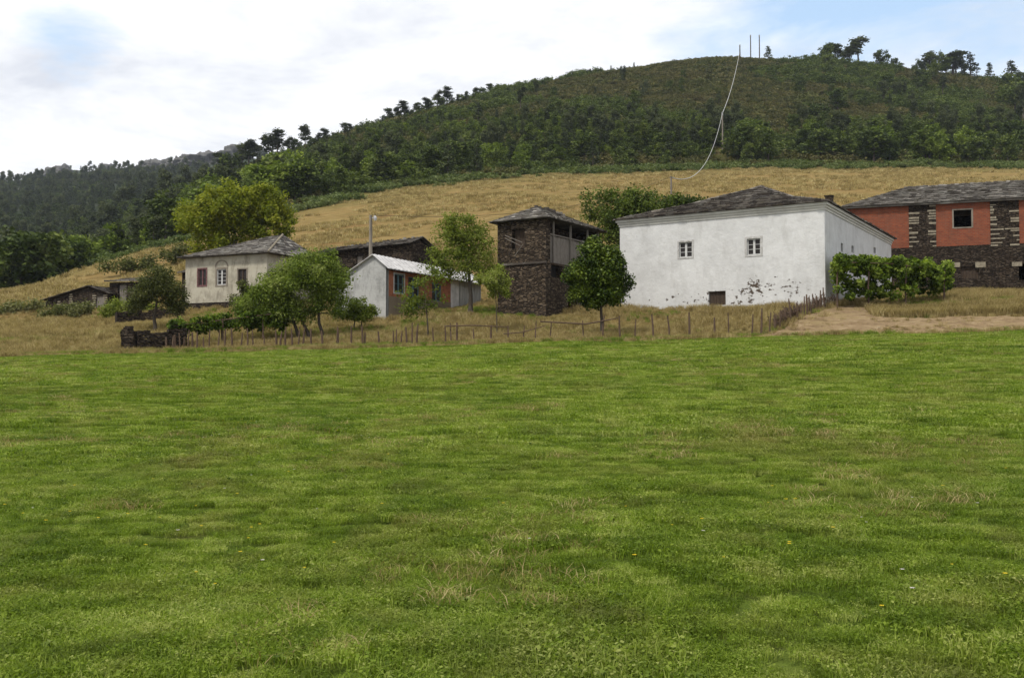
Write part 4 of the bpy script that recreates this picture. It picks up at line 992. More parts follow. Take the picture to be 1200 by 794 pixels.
# ------------------------------------------------------------ poles and cable
def pole(name, label, px, ytop, Y, r0, r1, mat, sq=False, ybase=None):
    b = P(px, ybase, Y) if ybase else G(px, Y); t = P(px, ytop, Y); b.x = t.x
    gz = hs(b.x, Y); b.z = gz - .3; root = empty(name, Vector((b.x, Y, gz)), label, 'pole'); m = MB()
    m.tube([b, b.lerp(t, .5), t], [r0, (r0 + r1) / 2, r1], 4 if sq else 8); m.build('shaft', mat, root, Vector((b.x, Y, gz)))
    return root, t, Vector((b.x, Y, gz))
pr, t1, o1 = pole('utility_pole', 'square concrete pole with a small lamp standing behind the grey gabled shed', 434.5, 252, 68, .15, .10, M['concrete'], True)
m = MB(); m.tube([t1 - Vector((0, 0, .2)), t1 + Vector((.3, 0, -.2))], [.03, .03], 6); m.tube([t1 + Vector((.24, 0, -.05)), t1 + Vector((.3, 0, -.2)), t1 + Vector((.3, 0, -.36))], [.07, .12, .08], 8); m.build('lamp_head', M['glass_lamp'], pr, o1)
pr, t2, o2 = pole('utility_pole', 'thin pole with the low end of the pale cable above the white house roof', 786.5, 206.5, 122, .12, .09, M['wood_grey'])
m = MB(); m.tube([t2 - Vector((.25, 0, .2)), t2 + Vector((.3, 0, -.1))], [.04, .04], 6); m.build('bracket', M['wood_grey'], pr, o2)
pr, t3, o3 = pole('utility_pole', 'pale pole standing in the bushes halfway up the hill under the cable', 846.5, 133, 258, .2, .16, M['concrete'])
m = MB(); m.tube([t3 - Vector((0, 0, .5)), t3 + Vector((0, 0, .3))], [.22, .2], 8); m.build('pole_cap', M['zinc'], pr, o3)
pr, t4, o4 = pole('utility_pole', 'dark pole on the hilltop holding the upper end of the pale cable', 867, 53, 425, .3, .22, M['wood_dark'])
m = MB(); m.tube([t4 - Vector((0, 0, .6)), t4 + Vector((0, 0, .1))], [.32, .3], 8); m.build('pole_cap', M['zinc'], pr, o4)
for px, lb in ((879.5, 'tall bare hilltop pole just right of the cable pole'), (889.8, 'rightmost of the tall bare poles on the hilltop')):
    pr, t5, o5 = pole('utility_pole', lb, px, 41.5, 440, .26, .2, M['wood_dark']); m = MB(); m.tube([t5 - Vector((0, 0, .8)), t5 + Vector((0, 0, .1))], [.3, .28], 8); m.build('pole_cap', M['zinc'], pr, o5)
def cable(name, label, a, b, sag, r, n=30):
    pts = [a.lerp(b, i / n) - Vector((0, 0, 4 * sag * (i / n) * (1 - i / n))) for i in range(n + 1)]
    m = MB(); m.tube(pts, [r] * (n + 1), 6); o = m.build(name, M['cable'], None, a, smooth=True); return tag(o, label, 'cable')
A_, B_, C_ = P(787, 208, 122), P(846.5, 133, 258), P(866.5, 62, 425)
cable('power_cable', 'pale sagging cable from the thin pole up to the pale pole in the bushes', A_, B_, 5.2, .055)
cable('power_cable', 'upper length of the pale cable climbing from the bushes to the hilltop', B_, C_, 2.2, .09)
w_ = cable('overhead_wire', 'thin dark wire from the concrete lamp pole across the dry field', t1, t2, 1.6, .018); w_.data.materials.clear(); w_.data.materials.append(M['wood_dark'])

# ------------------------------------------------------------ hillside trees
def proto_tree(kind, seed):
    r_ = np.random.default_rng(seed); rr = random.Random(seed); mb = MB()
    if kind == 'bushy':      # 1 unit = about 8 m tall, ground at 0
        bl = [(0, 0, 4.6, 2.7, 2.7, 2.9), (r_.uniform(-1.4, 1.4), r_.uniform(-1, 1), 2.6, 2.6, 2.6, 2.1), (r_.uniform(-1.5, 1.5), 0, 5.8, 1.7, 1.7, 1.7), (r_.uniform(-2, 2), r_.uniform(-1, 1), 3.6, 2, 2, 1.8)]
        cl = clumps_in(bl, 58, seed, .8); rc = .85; npr, ls = 30, .50; pl = [Vector((0, 0, -.5)), Vector((.1, 0, 1.5)), Vector((0, .1, 3.4))]; tr = .22
    elif kind == 'gum':      # tall bare stem, tufted top, about 12 m
        tw = rr.uniform(-.6, .6)
        bl = [(tw, 0, 10, 1.6, 1.6, 1.9), (tw + rr.uniform(-1.6, 1.6), 0, 8.2, 1.5, 1.5, 1.3), (tw + rr.uniform(-1.2, 1.2), .4, 11.2, 1.1, 1.1, 1.1), (rr.uniform(-1, 1), 0, 6.2, 1.1, 1.1, 1.2)]
        cl = clumps_in(bl, 44, seed, .7); rc = .85; npr, ls = 34, .5; pl = [Vector((0, 0, -.6)), Vector((.1, 0, 4)), Vector((tw, 0, 9.6))]; tr = .2
    elif kind == 'umbrella': # broad flat-topped pine, about 9 m
        bl = [(0, 0, 6.6, 2.4, 2.4, 1.9), (rr.uniform(-2, 2), 0, 5.4, 1.7, 1.7, 1.4), (rr.uniform(-1.4, 1.4), 0, 7.6, 1.4, 1.4, 1.1)]
        cl = clumps_in(bl, 42, seed, .6); rc = .72; npr, ls = 32, .45; pl = [Vector((0, 0, -.6)), Vector((.2, 0, 2.6)), Vector((0, 0, 5.9))]; tr = .24
    elif kind == 'pine':     # layered conifer, about 9 m
        C = []
        for i in range(16):
            z = 1.6 + 7.2 * i / 15; w = (1 - (z - 1.4) / 8.6) * 2.3 + .15
            for j in range(5 if i < 11 else 3):
                an = rr.uniform(0, 6.28); C.append((math.cos(an) * w * rr.uniform(.3, 1), math.sin(an) * w * rr.uniform(.3, 1), z + rr.uniform(-.2, .2)))
        cl = np.array(C); rc = .55; npr, ls = 18, .42; pl = [Vector((0, 0, -.5)), Vector((0, 0, 4)), Vector((0, 0, 8.8))]; tr = .18
    limbs(mb, [(pl, tr, tr * .4)], cl, tr, seed, n=4)
    V, Q = leaves(cl, rc * (.7 + .6 * r_.random(len(cl))), npr, ls, seed, flat=.75, upb=.5, aspect=.7)
    return mb, V, Q
def mesh_only(o):
    me = o.data; bpy.data.objects.remove(o); return me
PROTO = {}
for kind, leafm, nv in (('bushy', 'l_hill', 5), ('bright', 'l_hillbright', 4), ('gum', 'l_gum', 5), ('umbrella', 'l_gum', 3), ('pine', 'l_conifer', 4)):
    PROTO[kind] = []
    for v in range(nv):
        mb, V, Q = proto_tree('bushy' if kind == 'bright' else kind, 100 + v * 7 + len(kind))
        tk = mesh_only(mb.build('trunk', M['bark'], smooth=True)); cr = mesh_only(mesh_np('crown', V, Q, M[leafm]))
        PROTO[kind].append((tk, cr, V, Q))
HT = {'bushy': 7.6, 'bright': 7.6, 'gum': 12.2, 'umbrella': 8.8, 'pine': 9.3}
NAME = {'bushy': 'broadleaf_tree', 'bright': 'broadleaf_tree', 'gum': 'eucalyptus_tree', 'umbrella': 'pine_tree', 'pine': 'conifer_tree'}
def put_tree(kind, x, y, h, label, group, rnd, wide=1.0, z=None):
    tk, cr, _, _ = rnd.choice(PROTO[kind]); s = h / HT[kind]
    e_ = empty(NAME[kind], (x, y, (hs(x, y) if z is None else z) - .1), label, 'tree', group)
    e_.scale = (s * wide, s * wide, s); e_.rotation_euler = (0, 0, rnd.uniform(0, 6.28))
    for nm, me in (('trunk', tk), ('crown', cr)):
        o = bpy.data.objects.new(nm, me); COL.objects.link(o); o.parent = e_
    return e_
rt = random.Random(55)
# skyline, one entry per tree: px, top py, base py, kind, width
def crestY(px, span=(280, 560)):
    ys = np.linspace(span[0], span[1], 120); xs = (px - 600) / F * ys; z = hgt(xs, ys)
    return float(ys[int(np.argmax((z - CAMZ) / ys))])
SKY = [(900,56,69,'pine',1.3),(966,56,76,'bushy',1.1),(970,51,76,'bushy',.95),(979,52,77,'gum',2.6),(989,58,78,'bushy',1.0),(996,57,77,'gum',2.4),(1006,49,76,'gum',2.4),(1027,62,78,'umbrella',1.0),(1034,60,78,'bushy',.95),(1046,68,80,'bushy',1.3),
 (1082,70,84,'bushy',1.5),(1089,63,84,'gum',2.2),(1099,64,85,'bushy',1.0),(1108,70,86,'bushy',1.3),(1116,62,87,'gum',3.0),(1120,68,87,'gum',2.4),(1127,70,88,'gum',1.8),(1137,67,90,'pine',1.7),(1159,76,93,'pine',1.3),(1185,74,95,'pine',1.7),(1198,84,98,'bushy',1.4),(944,70,78,'bushy',1.3),(1072,80,88,'bushy',1.5),(1056,76,84,'bushy',1.2),(955,72,78,'bushy',1.4)]
SKYL = [(451,136,150,'bushy',1.3),(459,134,148,'bushy',1.3),(469,130,145,'gum',1.5),(494,124,138,'bushy',1.4),(506,118,134,'bushy',1.3),(518,114,131,'bushy',1.3),(543,110,124,'bushy',1.3),(564,104,120,'bushy',1.4),(579,101,117,'bushy',1.2),(743,76,84,'pine',.8),(716,80,90,'pine',.8),(704,84,92,'pine',.8),(690,88,96,'bushy',1),(672,86,98,'umbrella',1.2),(643,97,104,'bushy',1),(627,94,108,'umbrella',1.1),(608,97,110,'umbrella',1.1),(584,99,116,'umbrella',.9),(574,99,118,'umbrella',1.2),(556,104,121,'gum',1.4),(547,108,123,'umbrella',.9),(537,112,126,'gum',1.3),(524,106,129,'gum',1.6),(513,110,132,'gum',1.5),(500,117,136,'gum',1.6),(488,121,139,'gum',1.5),(474,122,144,'gum',1.7),(464,128,148,'gum',1.5),(455,129,150,'gum',1.4),(442,146,154,'pine',.9),(430,144,157,'pine',1),(411,147,162,'gum',1.5),(403,146,164,'gum',1.5),(381,153,168,'gum',1.5),(374,158,170,'gum',1.3),(358,151,172,'gum',1.3),(346,164,175,'bushy',1),(337,164,177,'gum',1.3),(325,157,180,'gum',1.4),(316,161,182,'gum',1.5),(302,171,186,'gum',1.2),(292,169,188,'gum',1.4),(284,172,190,'gum',1.3),(272,178,194,'bushy',1),(262,182,198,'gum',1.3),(420,150,160,'bushy',1.2),(392,156,166,'bushy',1.3),(366,160,171,'bushy',1.2),(480,128,143,'bushy',1.3),(530,116,129,'bushy',1.3)]
SKL = {900: 'small dark conifer on the skyline just right of the bare poles', 970: 'wide-topped tree leading the clump right of the hilltop poles', 979: 'dense middle tree of the skyline clump right of the hilltop poles', 996: 'low dark tree closing the skyline clump right of the poles', 1006: 'tall slim skyline tree with its bare stem showing under a round top', 1034: 'dark bushy tree standing apart just right of the slim bare-stemmed skyline tree', 1116: 'largest dark round-topped tree on the right skyline', 1137: 'open layered conifer beside the dark round-topped skyline tree', 1159: 'small isolated conifer on the right skyline', 1185: 'broad conifer near the right end of the skyline', 743: 'tiny isolated conifer on the bare hill brow', 572: ''}
for px, ty, by, kind, wd in SKY + [(a, b, c, d, e_ * (1.35 if d == 'gum' else 1.1)) for a, b, c, d, e_ in SKYL]:
    Y = crestY(px) - 3; x = (px - 600) / F * Y * 1.0; p = P(px, ty, Y); z = hs(p.x, Y); h = max(3.4, (p.z - z) * 1.15) 
    lb = SKL.get(px) or ({'gum': 'tall thin dark tree in the row along the wooded hill crest', 'umbrella': 'flat-topped dark tree on the hill crest', 'pine': 'small pointed conifer on the hill crest', 'bushy': 'low bushy tree on the hill crest'}[kind])
    put_tree(kind, p.x, Y, h, lb, None if SKL.get(px) else 'trees along the hill crest', rt, wd)
# tree belt just above the dry field, then the wood to the left
def scat(n, pxr, yr, fn, kinds, hr, label, group, seed, wide=(.9, 1.4)):
    r_ = random.Random(seed); k = 0
    while k < n:
        px = r_.uniform(*pxr); f = r_.random() ** 1.3; Y0 = float(yfield(px)); Y = Y0 + yr[0] + (yr[1] - yr[0]) * f
        if (fn and not fn(px, Y, r_)) or (822 < px < 866 and Y < 262): continue
        kd = r_.choice(kinds); x = (px - 600) / F * Y
        put_tree(kd, x, Y, r_.uniform(*hr), label[kd] if isinstance(label, dict) else label, group, r_, r_.uniform(*wide)); k += 1
LB = {'bushy': 'bushy dark green tree in the belt above the dry field', 'bright': 'fresher green bushy tree in the belt above the dry field', 'gum': 'slim grey-green tree standing in the belt above the dry field', 'pine': 'pointed dark conifer in the belt above the dry field'}
scat(64, (340, 820), (3, 32), None, ['bushy', 'bushy', 'bushy', 'bright', 'pine'], (4, 8), LB, 'trees in the belt above the dry field', 61)
LB2 = {'bushy': 'bushy green tree in the belt right of the pale pole above the dry field', 'bright': 'fresher green tree in the belt right of the pale pole above the dry field'}
scat(52, (820, 1260), (3, 36), None, ['bushy', 'bushy', 'bushy', 'bright'], (5, 9.5), LB2, 'trees in the right belt above the dry field', 62)
LW = {'bushy': 'dark green broadleaf tree in the wood beyond the left slope', 'bright': 'bright green broadleaf tree in the wood beyond the left slope', 'gum': 'slim grey-green tree in the wood beyond the left slope'}
scat(80, (-60, 345), (8, 110), lambda px, Y, r: not (225 < px and Y < 165), ['bright', 'bright', 'bushy', 'bushy', 'gum'], (6, 10.5), LW, 'trees in the wood beyond the left slope', 63)
# solitary trees scattered over the heath
for px, Y, h, kind in ((770,300,7,'pine'),(690,285,8,'gum'),(655,300,8,'bushy'),(960,300,9,'bushy'),(985,330,8,'bushy'),(1040,350,9,'gum'),(1045,380,8,'bushy'),(1085,400,9,'bushy'),(1098,420,8,'bushy'),(1110,385,9,'gum'),(1190,380,12,'bushy'),(1196,350,12,'bushy'),(1205,330,12,'gum'),(940,360,6,'bushy'),(975,420,7,'bushy'),(874,270,7,'bright'),(845,330,5,'pine'),(610,330,8,'gum'),(630,360,7,'gum'),(745,330,6,'bushy'),(560,300,9,'pine')):
    p_ = ((px - 600) / F * Y, Y)
    put_tree(kind, *p_, h, {'pine': 'dark conifer standing alone on the open heath', 'gum': 'slender grey-green tree standing on the open heath', 'bushy': 'dark bushy tree standing on the open heath', 'bright': 'bright bushy tree at the foot of the pale cable pole'}[kind], 'lone trees on the heath slope', rt, 1.2)

# ------------------------------------------------------------ scattering of uncountable growth
def gscatter(name, pts, rot, scl, var, protos, tilt=None, kind='stuff'):
    me = bpy.data.meshes.new(name); n = len(pts); me.vertices.add(n); me.vertices.foreach_set('co', np.ascontiguousarray(pts, np.float32).ravel())
    for nm, ty, dat in (('rz', 'FLOAT', rot), ('sc', 'FLOAT', scl), ('var', 'INT', var)):
        a = me.attributes.new(nm, ty, 'POINT'); a.data.foreach_set('value', np.ascontiguousarray(dat, np.int32 if ty == 'INT' else np.float32))
    o = bpy.data.objects.new(name, me); COL.objects.link(o); o['kind'] = kind
    ng = bpy.data.node_groups.new(name + '_scatter', 'GeometryNodeTree')
    ng.interface.new_socket('Geometry', in_out='INPUT', socket_type='NodeSocketGeometry'); ng.interface.new_socket('Geometry', in_out='OUTPUT', socket_type='NodeSocketGeometry')
    L = ng.links; nn = ng.nodes.new; gi = nn('NodeGroupInput'); go_ = nn('NodeGroupOutput'); jn = nn('GeometryNodeJoinGeometry')
    def attr(nm, ty): a = nn('GeometryNodeInputNamedAttribute'); a.data_type = ty; a.inputs[0].default_value = nm; return a.outputs[0]
    rz = nn('ShaderNodeCombineXYZ'); L.new(attr('rz', 'FLOAT'), rz.inputs[2]); rr = nn('FunctionNodeEulerToRotation'); L.new(rz.outputs[0], rr.inputs[0]); sc = attr('sc', 'FLOAT'); va = attr('var', 'INT')
    for i, p in enumerate(protos):
        cmp_ = nn('FunctionNodeCompare'); cmp_.data_type = 'INT'; cmp_.operation = 'EQUAL'; L.new(va, cmp_.inputs[2]); cmp_.inputs[3].default_value = i
        oi = nn('GeometryNodeObjectInfo'); oi.inputs['Object'].default_value = p; oi.inputs['As Instance'].default_value = True
        io = nn('GeometryNodeInstanceOnPoints'); L.new(gi.outputs[0], io.inputs['Points']); L.new(cmp_.outputs[0], io.inputs['Selection']); L.new(oi.outputs['Geometry'], io.inputs['Instance']); L.new(rr.outputs[0], io.inputs['Rotation']); L.new(sc, io.inputs['Scale'])
        L.new(io.outputs[0], jn.inputs[0])
    L.new(jn.outputs[0], go_.inputs[0]); md = o.modifiers.new('scatter', 'NODES'); md.node_group = ng
    return o
def blades(n, rad, h, w, seed, lean=.35, sq=False, curl=.5):
    r = np.random.default_rng(seed)
    if sq: bx = (r.random((n, 2)) - .5) * 2 * rad
    else: an = r.random(n) * 6.283; q = rad * np.sqrt(r.random(n)); bx = np.stack([np.cos(an) * q, np.sin(an) * q], 1)
    hh = h * (.45 + .8 * r.random(n)); az = r.random(n) * 6.283; ln = lean * (.3 + 1.2 * r.random(n)) * hh
    d = np.stack([np.cos(az), np.sin(az)], 1); s = np.stack([-d[:, 1], d[:, 0]], 1) * (w * (.6 + .8 * r.random(n)))[:, None]
    az2 = r.random(n) * 6.283; s = np.stack([np.cos(az2), np.sin(az2)], 1) * np.linalg.norm(s, axis=1, keepdims=True)
    z = lambda k: (hh * k)[:, None]
    b0 = np.concatenate([bx - s / 2, z(0) - .02], 1); b1 = np.concatenate([bx + s / 2, z(0) - .02], 1)
    m0 = np.concatenate([bx + d * (ln * .35)[:, None] - s * .38, z(.6)], 1); m1 = np.concatenate([bx + d * (ln * .35)[:, None] + s * .38, z(.6)], 1)
    t0 = np.concatenate([bx + d * ln[:, None] - s * .05, z(1 - .25 * curl)], 1); t1 = np.concatenate([bx + d * ln[:, None] + s * .05, z(1 - .25 * curl)], 1)
    V = np.stack([b0, b1, m1, m0, t1, t0], 1).reshape(-1, 3); i = np.arange(n) * 6
    Q = np.concatenate([np.stack([i, i + 1, i + 2, i + 3], 1), np.stack([i + 3, i + 2, i + 4, i + 5], 1)])
    return V, Q
def turf_patch(n, rad, h, w, seed, nl, ls):
    V, Q = blades(n, rad, h, w, seed, 1.2, True); r = np.random.default_rng(seed + 1)
    c = np.concatenate([(r.random((nl, 2)) - .5) * 2 * rad, (h * (.15 + .6 * r.random(nl)))[:, None]], 1)
    V2, Q2 = leaves(c, .004, 1, ls, seed + 2, upb=1.3, aspect=.75); return np.concatenate([V, V2]), np.concatenate([Q, Q2 + len(V)])
def proto(name, V, Q, mat):
    return mesh_np(name, V, Q, mat, link=False)
rs = np.random.default_rng(77)
# meadow turf: square patches of short blades, dense near the camera
near = [proto('turf_patch', *turf_patch(520, .19, .042, .0042, 200 + i, 420, .016), M['grass']) for i in range(5)]
mid = [proto('turf_patch', *turf_patch(330, .30, .048, .0075, 220 + i, 260, .027), M['grass']) for i in range(5)]
far = [proto('turf_patch', *turf_patch(260, .50, .06, .015, 230 + i, 150, .05), M['grass']) for i in range(4)]
def wedge(y0, y1, dens, mw=.70, extra=2.5):
    n = int(dens * ((y1 ** 2 - y0 ** 2) * mw + 2 * extra * (y1 - y0))); y = np.sqrt(rs.random(n * 2) * (y1 ** 2 - y0 ** 2) + y0 ** 2); x = (rs.random(n * 2) * 2 - 1) * (y * mw + extra)
    return x[:n], y[:n]
def jgrid(y0, y1, sp, mw=.72, extra=2.5):
    X, Y = np.meshgrid(np.arange(-(y1 * mw + extra), y1 * mw + extra, sp), np.arange(y0, y1, sp)); X = X.ravel(); Y = Y.ravel()
    k = np.abs(X) < Y * mw + extra; X = X[k]; Y = Y[k]
    return X + (rs.random(len(X)) - .5) * sp * .7, Y + (rs.random(len(X)) - .5) * sp * .7
def put(name, x, y, protos, s0, s1, z=0.0, smul=None):
    n = len(x); s = s0 + (s1 - s0) * rs.random(n)
    if smul is not None: s = s * smul
    return gscatter(name, np.stack([x, y, hgt(x, y) + z], 1), rs.random(n) * 6.283, s, rs.integers(0, len(protos), n), protos)
def hsc(x, y): return np.clip(1.0 + 1.0 * fbm(x / 1.3 + 40, y / 1.3, 3) + .6 * fbm(x / .4, y / .4 + 9, 2), .6, 1.8)
x, y = jgrid(2.2, 12, .25); put('meadow_grass', x, y, near, .85, 1.15, smul=hsc(x, y) ** .6)
x, y = jgrid(12, 26, .42); put('meadow_grass', x, y, mid, .85, 1.2, smul=hsc(x, y) ** .35)
x, y = jgrid(26, 50.4, .68); kx = y < yedge(600 + F * x / np.maximum(y, 36)) + .6; x, y = x[kx], y[kx]; put('meadow_grass', x, y, far, .8, 1.15, smul=hsc(x, y) ** .25)
# taller clumps
tuft = [proto('grass_tuft', *blades(110, .12, .085, .0048, 240 + i, 1.0), M['grass']) for i in range(4)]
x, y = wedge(3.0, 48, 3.0); k = fbm(x / 2.2 + 3, y / 2.2, 3) + .5 * fbm(x / .5, y / .5, 2) > .33; x, y = x[k], y[k]; put('grass_tufts', x, y, tuft, .6, 1.25)
# flat-leaved weeds, straw bits and flowers
def rosette(seed):
    r = np.random.default_rng(seed); V = []; Q = []
    for i in range(9):
        a = r.random() * 6.28; L = .025 + .04 * r.random(); w = L * .32; d = np.array([math.cos(a), math.sin(a)]); s = np.array([-d[1], d[0]]) * w / 2
        pts = [(0, .0, .01), (.45, 1, .045), (1, .0, .02 + .03 * r.random()), (.45, -1, .045)]; n = len(V)
        V += [np.array([*(d * L * t + s * q), z]) for t, q, z in pts]; Q.append([n, n + 1, n + 2, n + 3])
    return np.array(V), np.array(Q)
ros = [proto('weed', *rosette(300 + i), M['weed']) for i in range(4)]
x, y = wedge(3.0, 22, 5.0); k = fbm(x / 1.8 + 13, y / 1.8, 3) > .05; x, y = x[k], y[k]; put('meadow_weeds', x, y, ros, .4, .95, .02)
stw = [proto('straw_tuft', *blades(40, .16, .075, .0045, 320 + i, 1.6), M['straw']) for i in range(3)]
x, y = wedge(3.0, 44, 12.0); k = fbm(x / 1.6 + 23, y / 1.6, 4) > .18; x, y = x[k], y[k]; put('dry_blades', x, y, stw, .6, 1.2)
def flower(seed, r0, zc, nm):
    V = []; Q = []
    for i in range(6):
        a = i * 1.047; n = len(V); V += [(0, 0, zc), (math.cos(a - .4) * r0, math.sin(a - .4) * r0, zc + .004), (math.cos(a) * r0 * 1.25, math.sin(a) * r0 * 1.25, zc + .002), (math.cos(a + .4) * r0, math.sin(a + .4) * r0, zc + .004)]; Q.append([n, n + 1, n + 2, n + 3])
    return proto('flower', np.array(V), np.array(Q), M[nm])
fl = [flower(1, .010, .075, 'petal_y'), flower(2, .010, .07, 'petal_w'), flower(3, .011, .085, 'petal_y')]
x, y = wedge(4, 30, 2.6); k = fbm(x / 2.5 + 33, y / 2.5, 3) > .1; x, y = x[k], y[k]; put('meadow_flowers', x, y, fl, .7, 1.2)

# dry tall grass on the bank
dt = [proto('dry_grass_tuft', *blades(70, .28, .42, .016, 340 + i, .5), M['straw']) for i in range(4)]
dg = [proto('green_grass_tuft', *blades(70, .26, .30, .016, 350 + i, .6), M['grass']) for i in range(3)]
def houses_clear(x, y):
    ok = np.ones(len(x), bool)
    for fr, uu, vv in ((wf, L1, 18), (gf, gu, 7), (sf, gw, vEnd), (cf, Lc, 6), (rfm, 26, 8), (bf, bl, 3.6), (tf, tl, 5), (hf, hl, 2.4)):
        dx, dy = x - fr.a[0], y - fr.a[1]; u = dx * fr.e1[0] + dy * fr.e1[1]; v = dx * fr.e2[0] + dy * fr.e2[1]
        ok &= ~((u > -.1) & (u < uu + .1) & (v > -.12) & (v < vv + .1))
    return ok
n = 36000; y = 47.8 + 47 * rs.random(n) ** 1.8; px = rs.uniform(-120, 1320, n); x = (px - 600) / F * y
onpath = (px > 895) & (y < path_top(px) + .0) & (y > yedge(px))
ye = yedge(px); k = (y > ye + .1 - 1.0 * rs.random(n) ** 2.5) & houses_clear(x, y) & ~(onpath & (rs.random(n) < .94 + .06 * (fbm(x / 1.5, y / .8, 3) < .05))); x, y, px = x[k], y[k], px[k]
short = np.where((px > 1010) & (y < 62), .8, 1.0) * np.where(y < 51, .75, 1)
put('dry_tall_grass', x, y, dt, .35, 1.0, smul=short * np.clip(.9 + fbm(x / 3, y / 3, 3), .35, 1.4))
n = 2600; px = rs.uniform(1015, 1330, n); y = 53.2 + 4.2 * rs.random(n) ** 1.3; x = (px - 600) / F * y; k = (y > path_top(px)) & (fbm(x / 2.2, y / 1.2, 3) > -.2); x, y = x[k], y[k]
put('tall_straw_bank', x, y, dt, .7, 1.35)
n = 9000; y = 48.6 + 26 * rs.random(n) ** 1.6; px = rs.uniform(-120, 1320, n); x = (px - 600) / F * y
g = fbm(x / 4 + 60, y / 4, 3); k = ((g > .12) | ((y < yedge(px) + 1.3) & (rs.random(n) < .8))) & houses_clear(x, y) & ~((px > 895) & (y < path_top(px)) & (y > yedge(px)+.2)); x, y = x[k], y[k]
put('green_bank_grass', x, y, dg, .4, .95)
dtf = [proto('dry_field_tuft', *blades(60, .7, .40, .05, 360 + i, .5), M['straw']) for i in range(3)]
n = 15000; px = rs.uniform(-100, 1300, n); ya = np.maximum(yfield(px) - 6, 92); y = 88 + (ya - 88) * rs.random(n) ** .9; x = (px - 600) / F * y; k = fbm(x / 9, y / 5, 4) > -.12; x, y = x[k], y[k]
put('dry_field_grass', x, y, dtf, .5, 1.1)
# dry weed stalks by the fence at the house corner
def stalk(seed):
    r = random.Random(seed); m = MB()
    for i in range(5):
        a = r.uniform(0, 6.28); l = r.uniform(.1, .3); h = r.uniform(.6, 1.2); b = Vector((math.cos(a) * .1, math.sin(a) * .1, 0)); t = b + Vector((math.cos(a) * l, math.sin(a) * l, h)); m.tube([b, t], [.012, .008], 4)
        for j in range(4): q = b.lerp(t, .55 + .12 * j); m.tube([q, q + Vector((r.uniform(-.12, .12), r.uniform(-.12, .12), .1))], [.012, .035], 4)
    return m.build('dry_stalk', M['wood_brown'], link=False)
sk = [stalk(i) for i in range(4)]
xs_ = []; 
for i in range(70):
    px = rs.uniform(905, 985); Y = postY(min(px, 966)) + rs.uniform(.1, 1.2) + max(0, px - 966) * .05; xs_.append(((px - 600) / F * Y, Y))
a_ = np.array(xs_); k = houses_clear(a_[:, 0], a_[:, 1]); put('dry_weed_stalks', a_[k, 0], a_[k, 1], sk, .35, .8)

def stone(seed):
    r = np.random.default_rng(seed); import bmesh
    bm = bmesh.new(); bmesh.ops.create_icosphere(bm, subdivisions=1, radius=.07); V = np.array([v.co[:] for v in bm.verts]); F_ = np.array([[v.index for v in f.verts] for f in bm.faces]); bm.free()
    V = V * (1 + .5 * (r.random((len(V), 1)) - .5)) * np.array([1.2, .9, .6]); return proto('stone', V, F_, M['dirt'])
n = 2600; px = rs.uniform(900, 1320, n); t = rs.random(n); y = path_bot(px) + (path_top(px) - path_bot(px)) * t; x = (px - 600) / F * y; k = fbm(x / 1.2, y / .7, 3) > .0; x, y = x[k], y[k]
put('path_rubble', x, y, [stone(i) for i in range(4)], .35, 1.7, .03)
n = 650; px = rs.uniform(895, 1320, n); y = path_bot(px) + (path_top(px) - path_bot(px)) * rs.random(n); x = (px - 600) / F * y; k = fbm(x / 1.1 + 4, y / .6, 3) > .12; x, y = x[k], y[k]
put('dry_path_grass', x, y, dt, .18, .5)
# bracken and brambles at the top of the field
def bush(seed, n, rc, ls, spread, hgt_, mat):
    r = np.random.default_rng(seed); c = np.stack([(r.random(n) - .5) * spread, (r.random(n) - .5) * spread, r.random(n) * hgt_], 1)
    V, Q = leaves(c, rc, 26, ls, seed, flat=.8, upb=.6, aspect=.7); V[:, 2] = np.maximum(V[:, 2], -.2); return proto('bush', V, Q, M[mat])
br = [bush(400 + i, 9, .45, .26, 1.7, .7, 'l_fern') for i in range(4)]
n = 2600; px = rs.uniform(120, 1300, n); t = rs.random(n); y = yfield(px) - 16 * t ** 1.6 + 4; x = (px - 600) / F * y; k = fbm(x / 6, y / 4, 3) > -.25 + .35 * t; x, y = x[k], y[k]
put('bracken', x, y, br, .6, 1.5)
# heath scrub over the near hill
sb = [bush(420 + i, 10, .55, .34, 2.2, .8, 'l_scrub') for i in range(5)] + [bush(430 + i, 14, .7, .36, 2.3, 1.7, 'l_hill') for i in range(2)]
n = 26000; px = rs.uniform(240, 1400, n); yf = yfield(px); top = HILLB(px) - 20; y = yf + (top - yf) * rs.random(n) ** .8; _k = ~((np.abs(px - 846) < 8) & (y < 261)); px, y, yf, top = px[_k], y[_k], yf[_k], top[_k]; n = len(px); x = (px - 600) / F * y
s = .5 + .9 * rs.random(n) + np.clip(fbm(x / 25, y / 25, 3), 0, .6)
v = rs.integers(0, 5, n); dk = fbm(x / 30 + 5, y / 30, 4) > .1; v[dk & (rs.random(n) < .6)] = rs.integers(5, 7)
gscatter('heath_scrub', np.stack([x, y, hgt(x, y) - .2], 1), rs.random(n) * 6.28, s, v, sb)
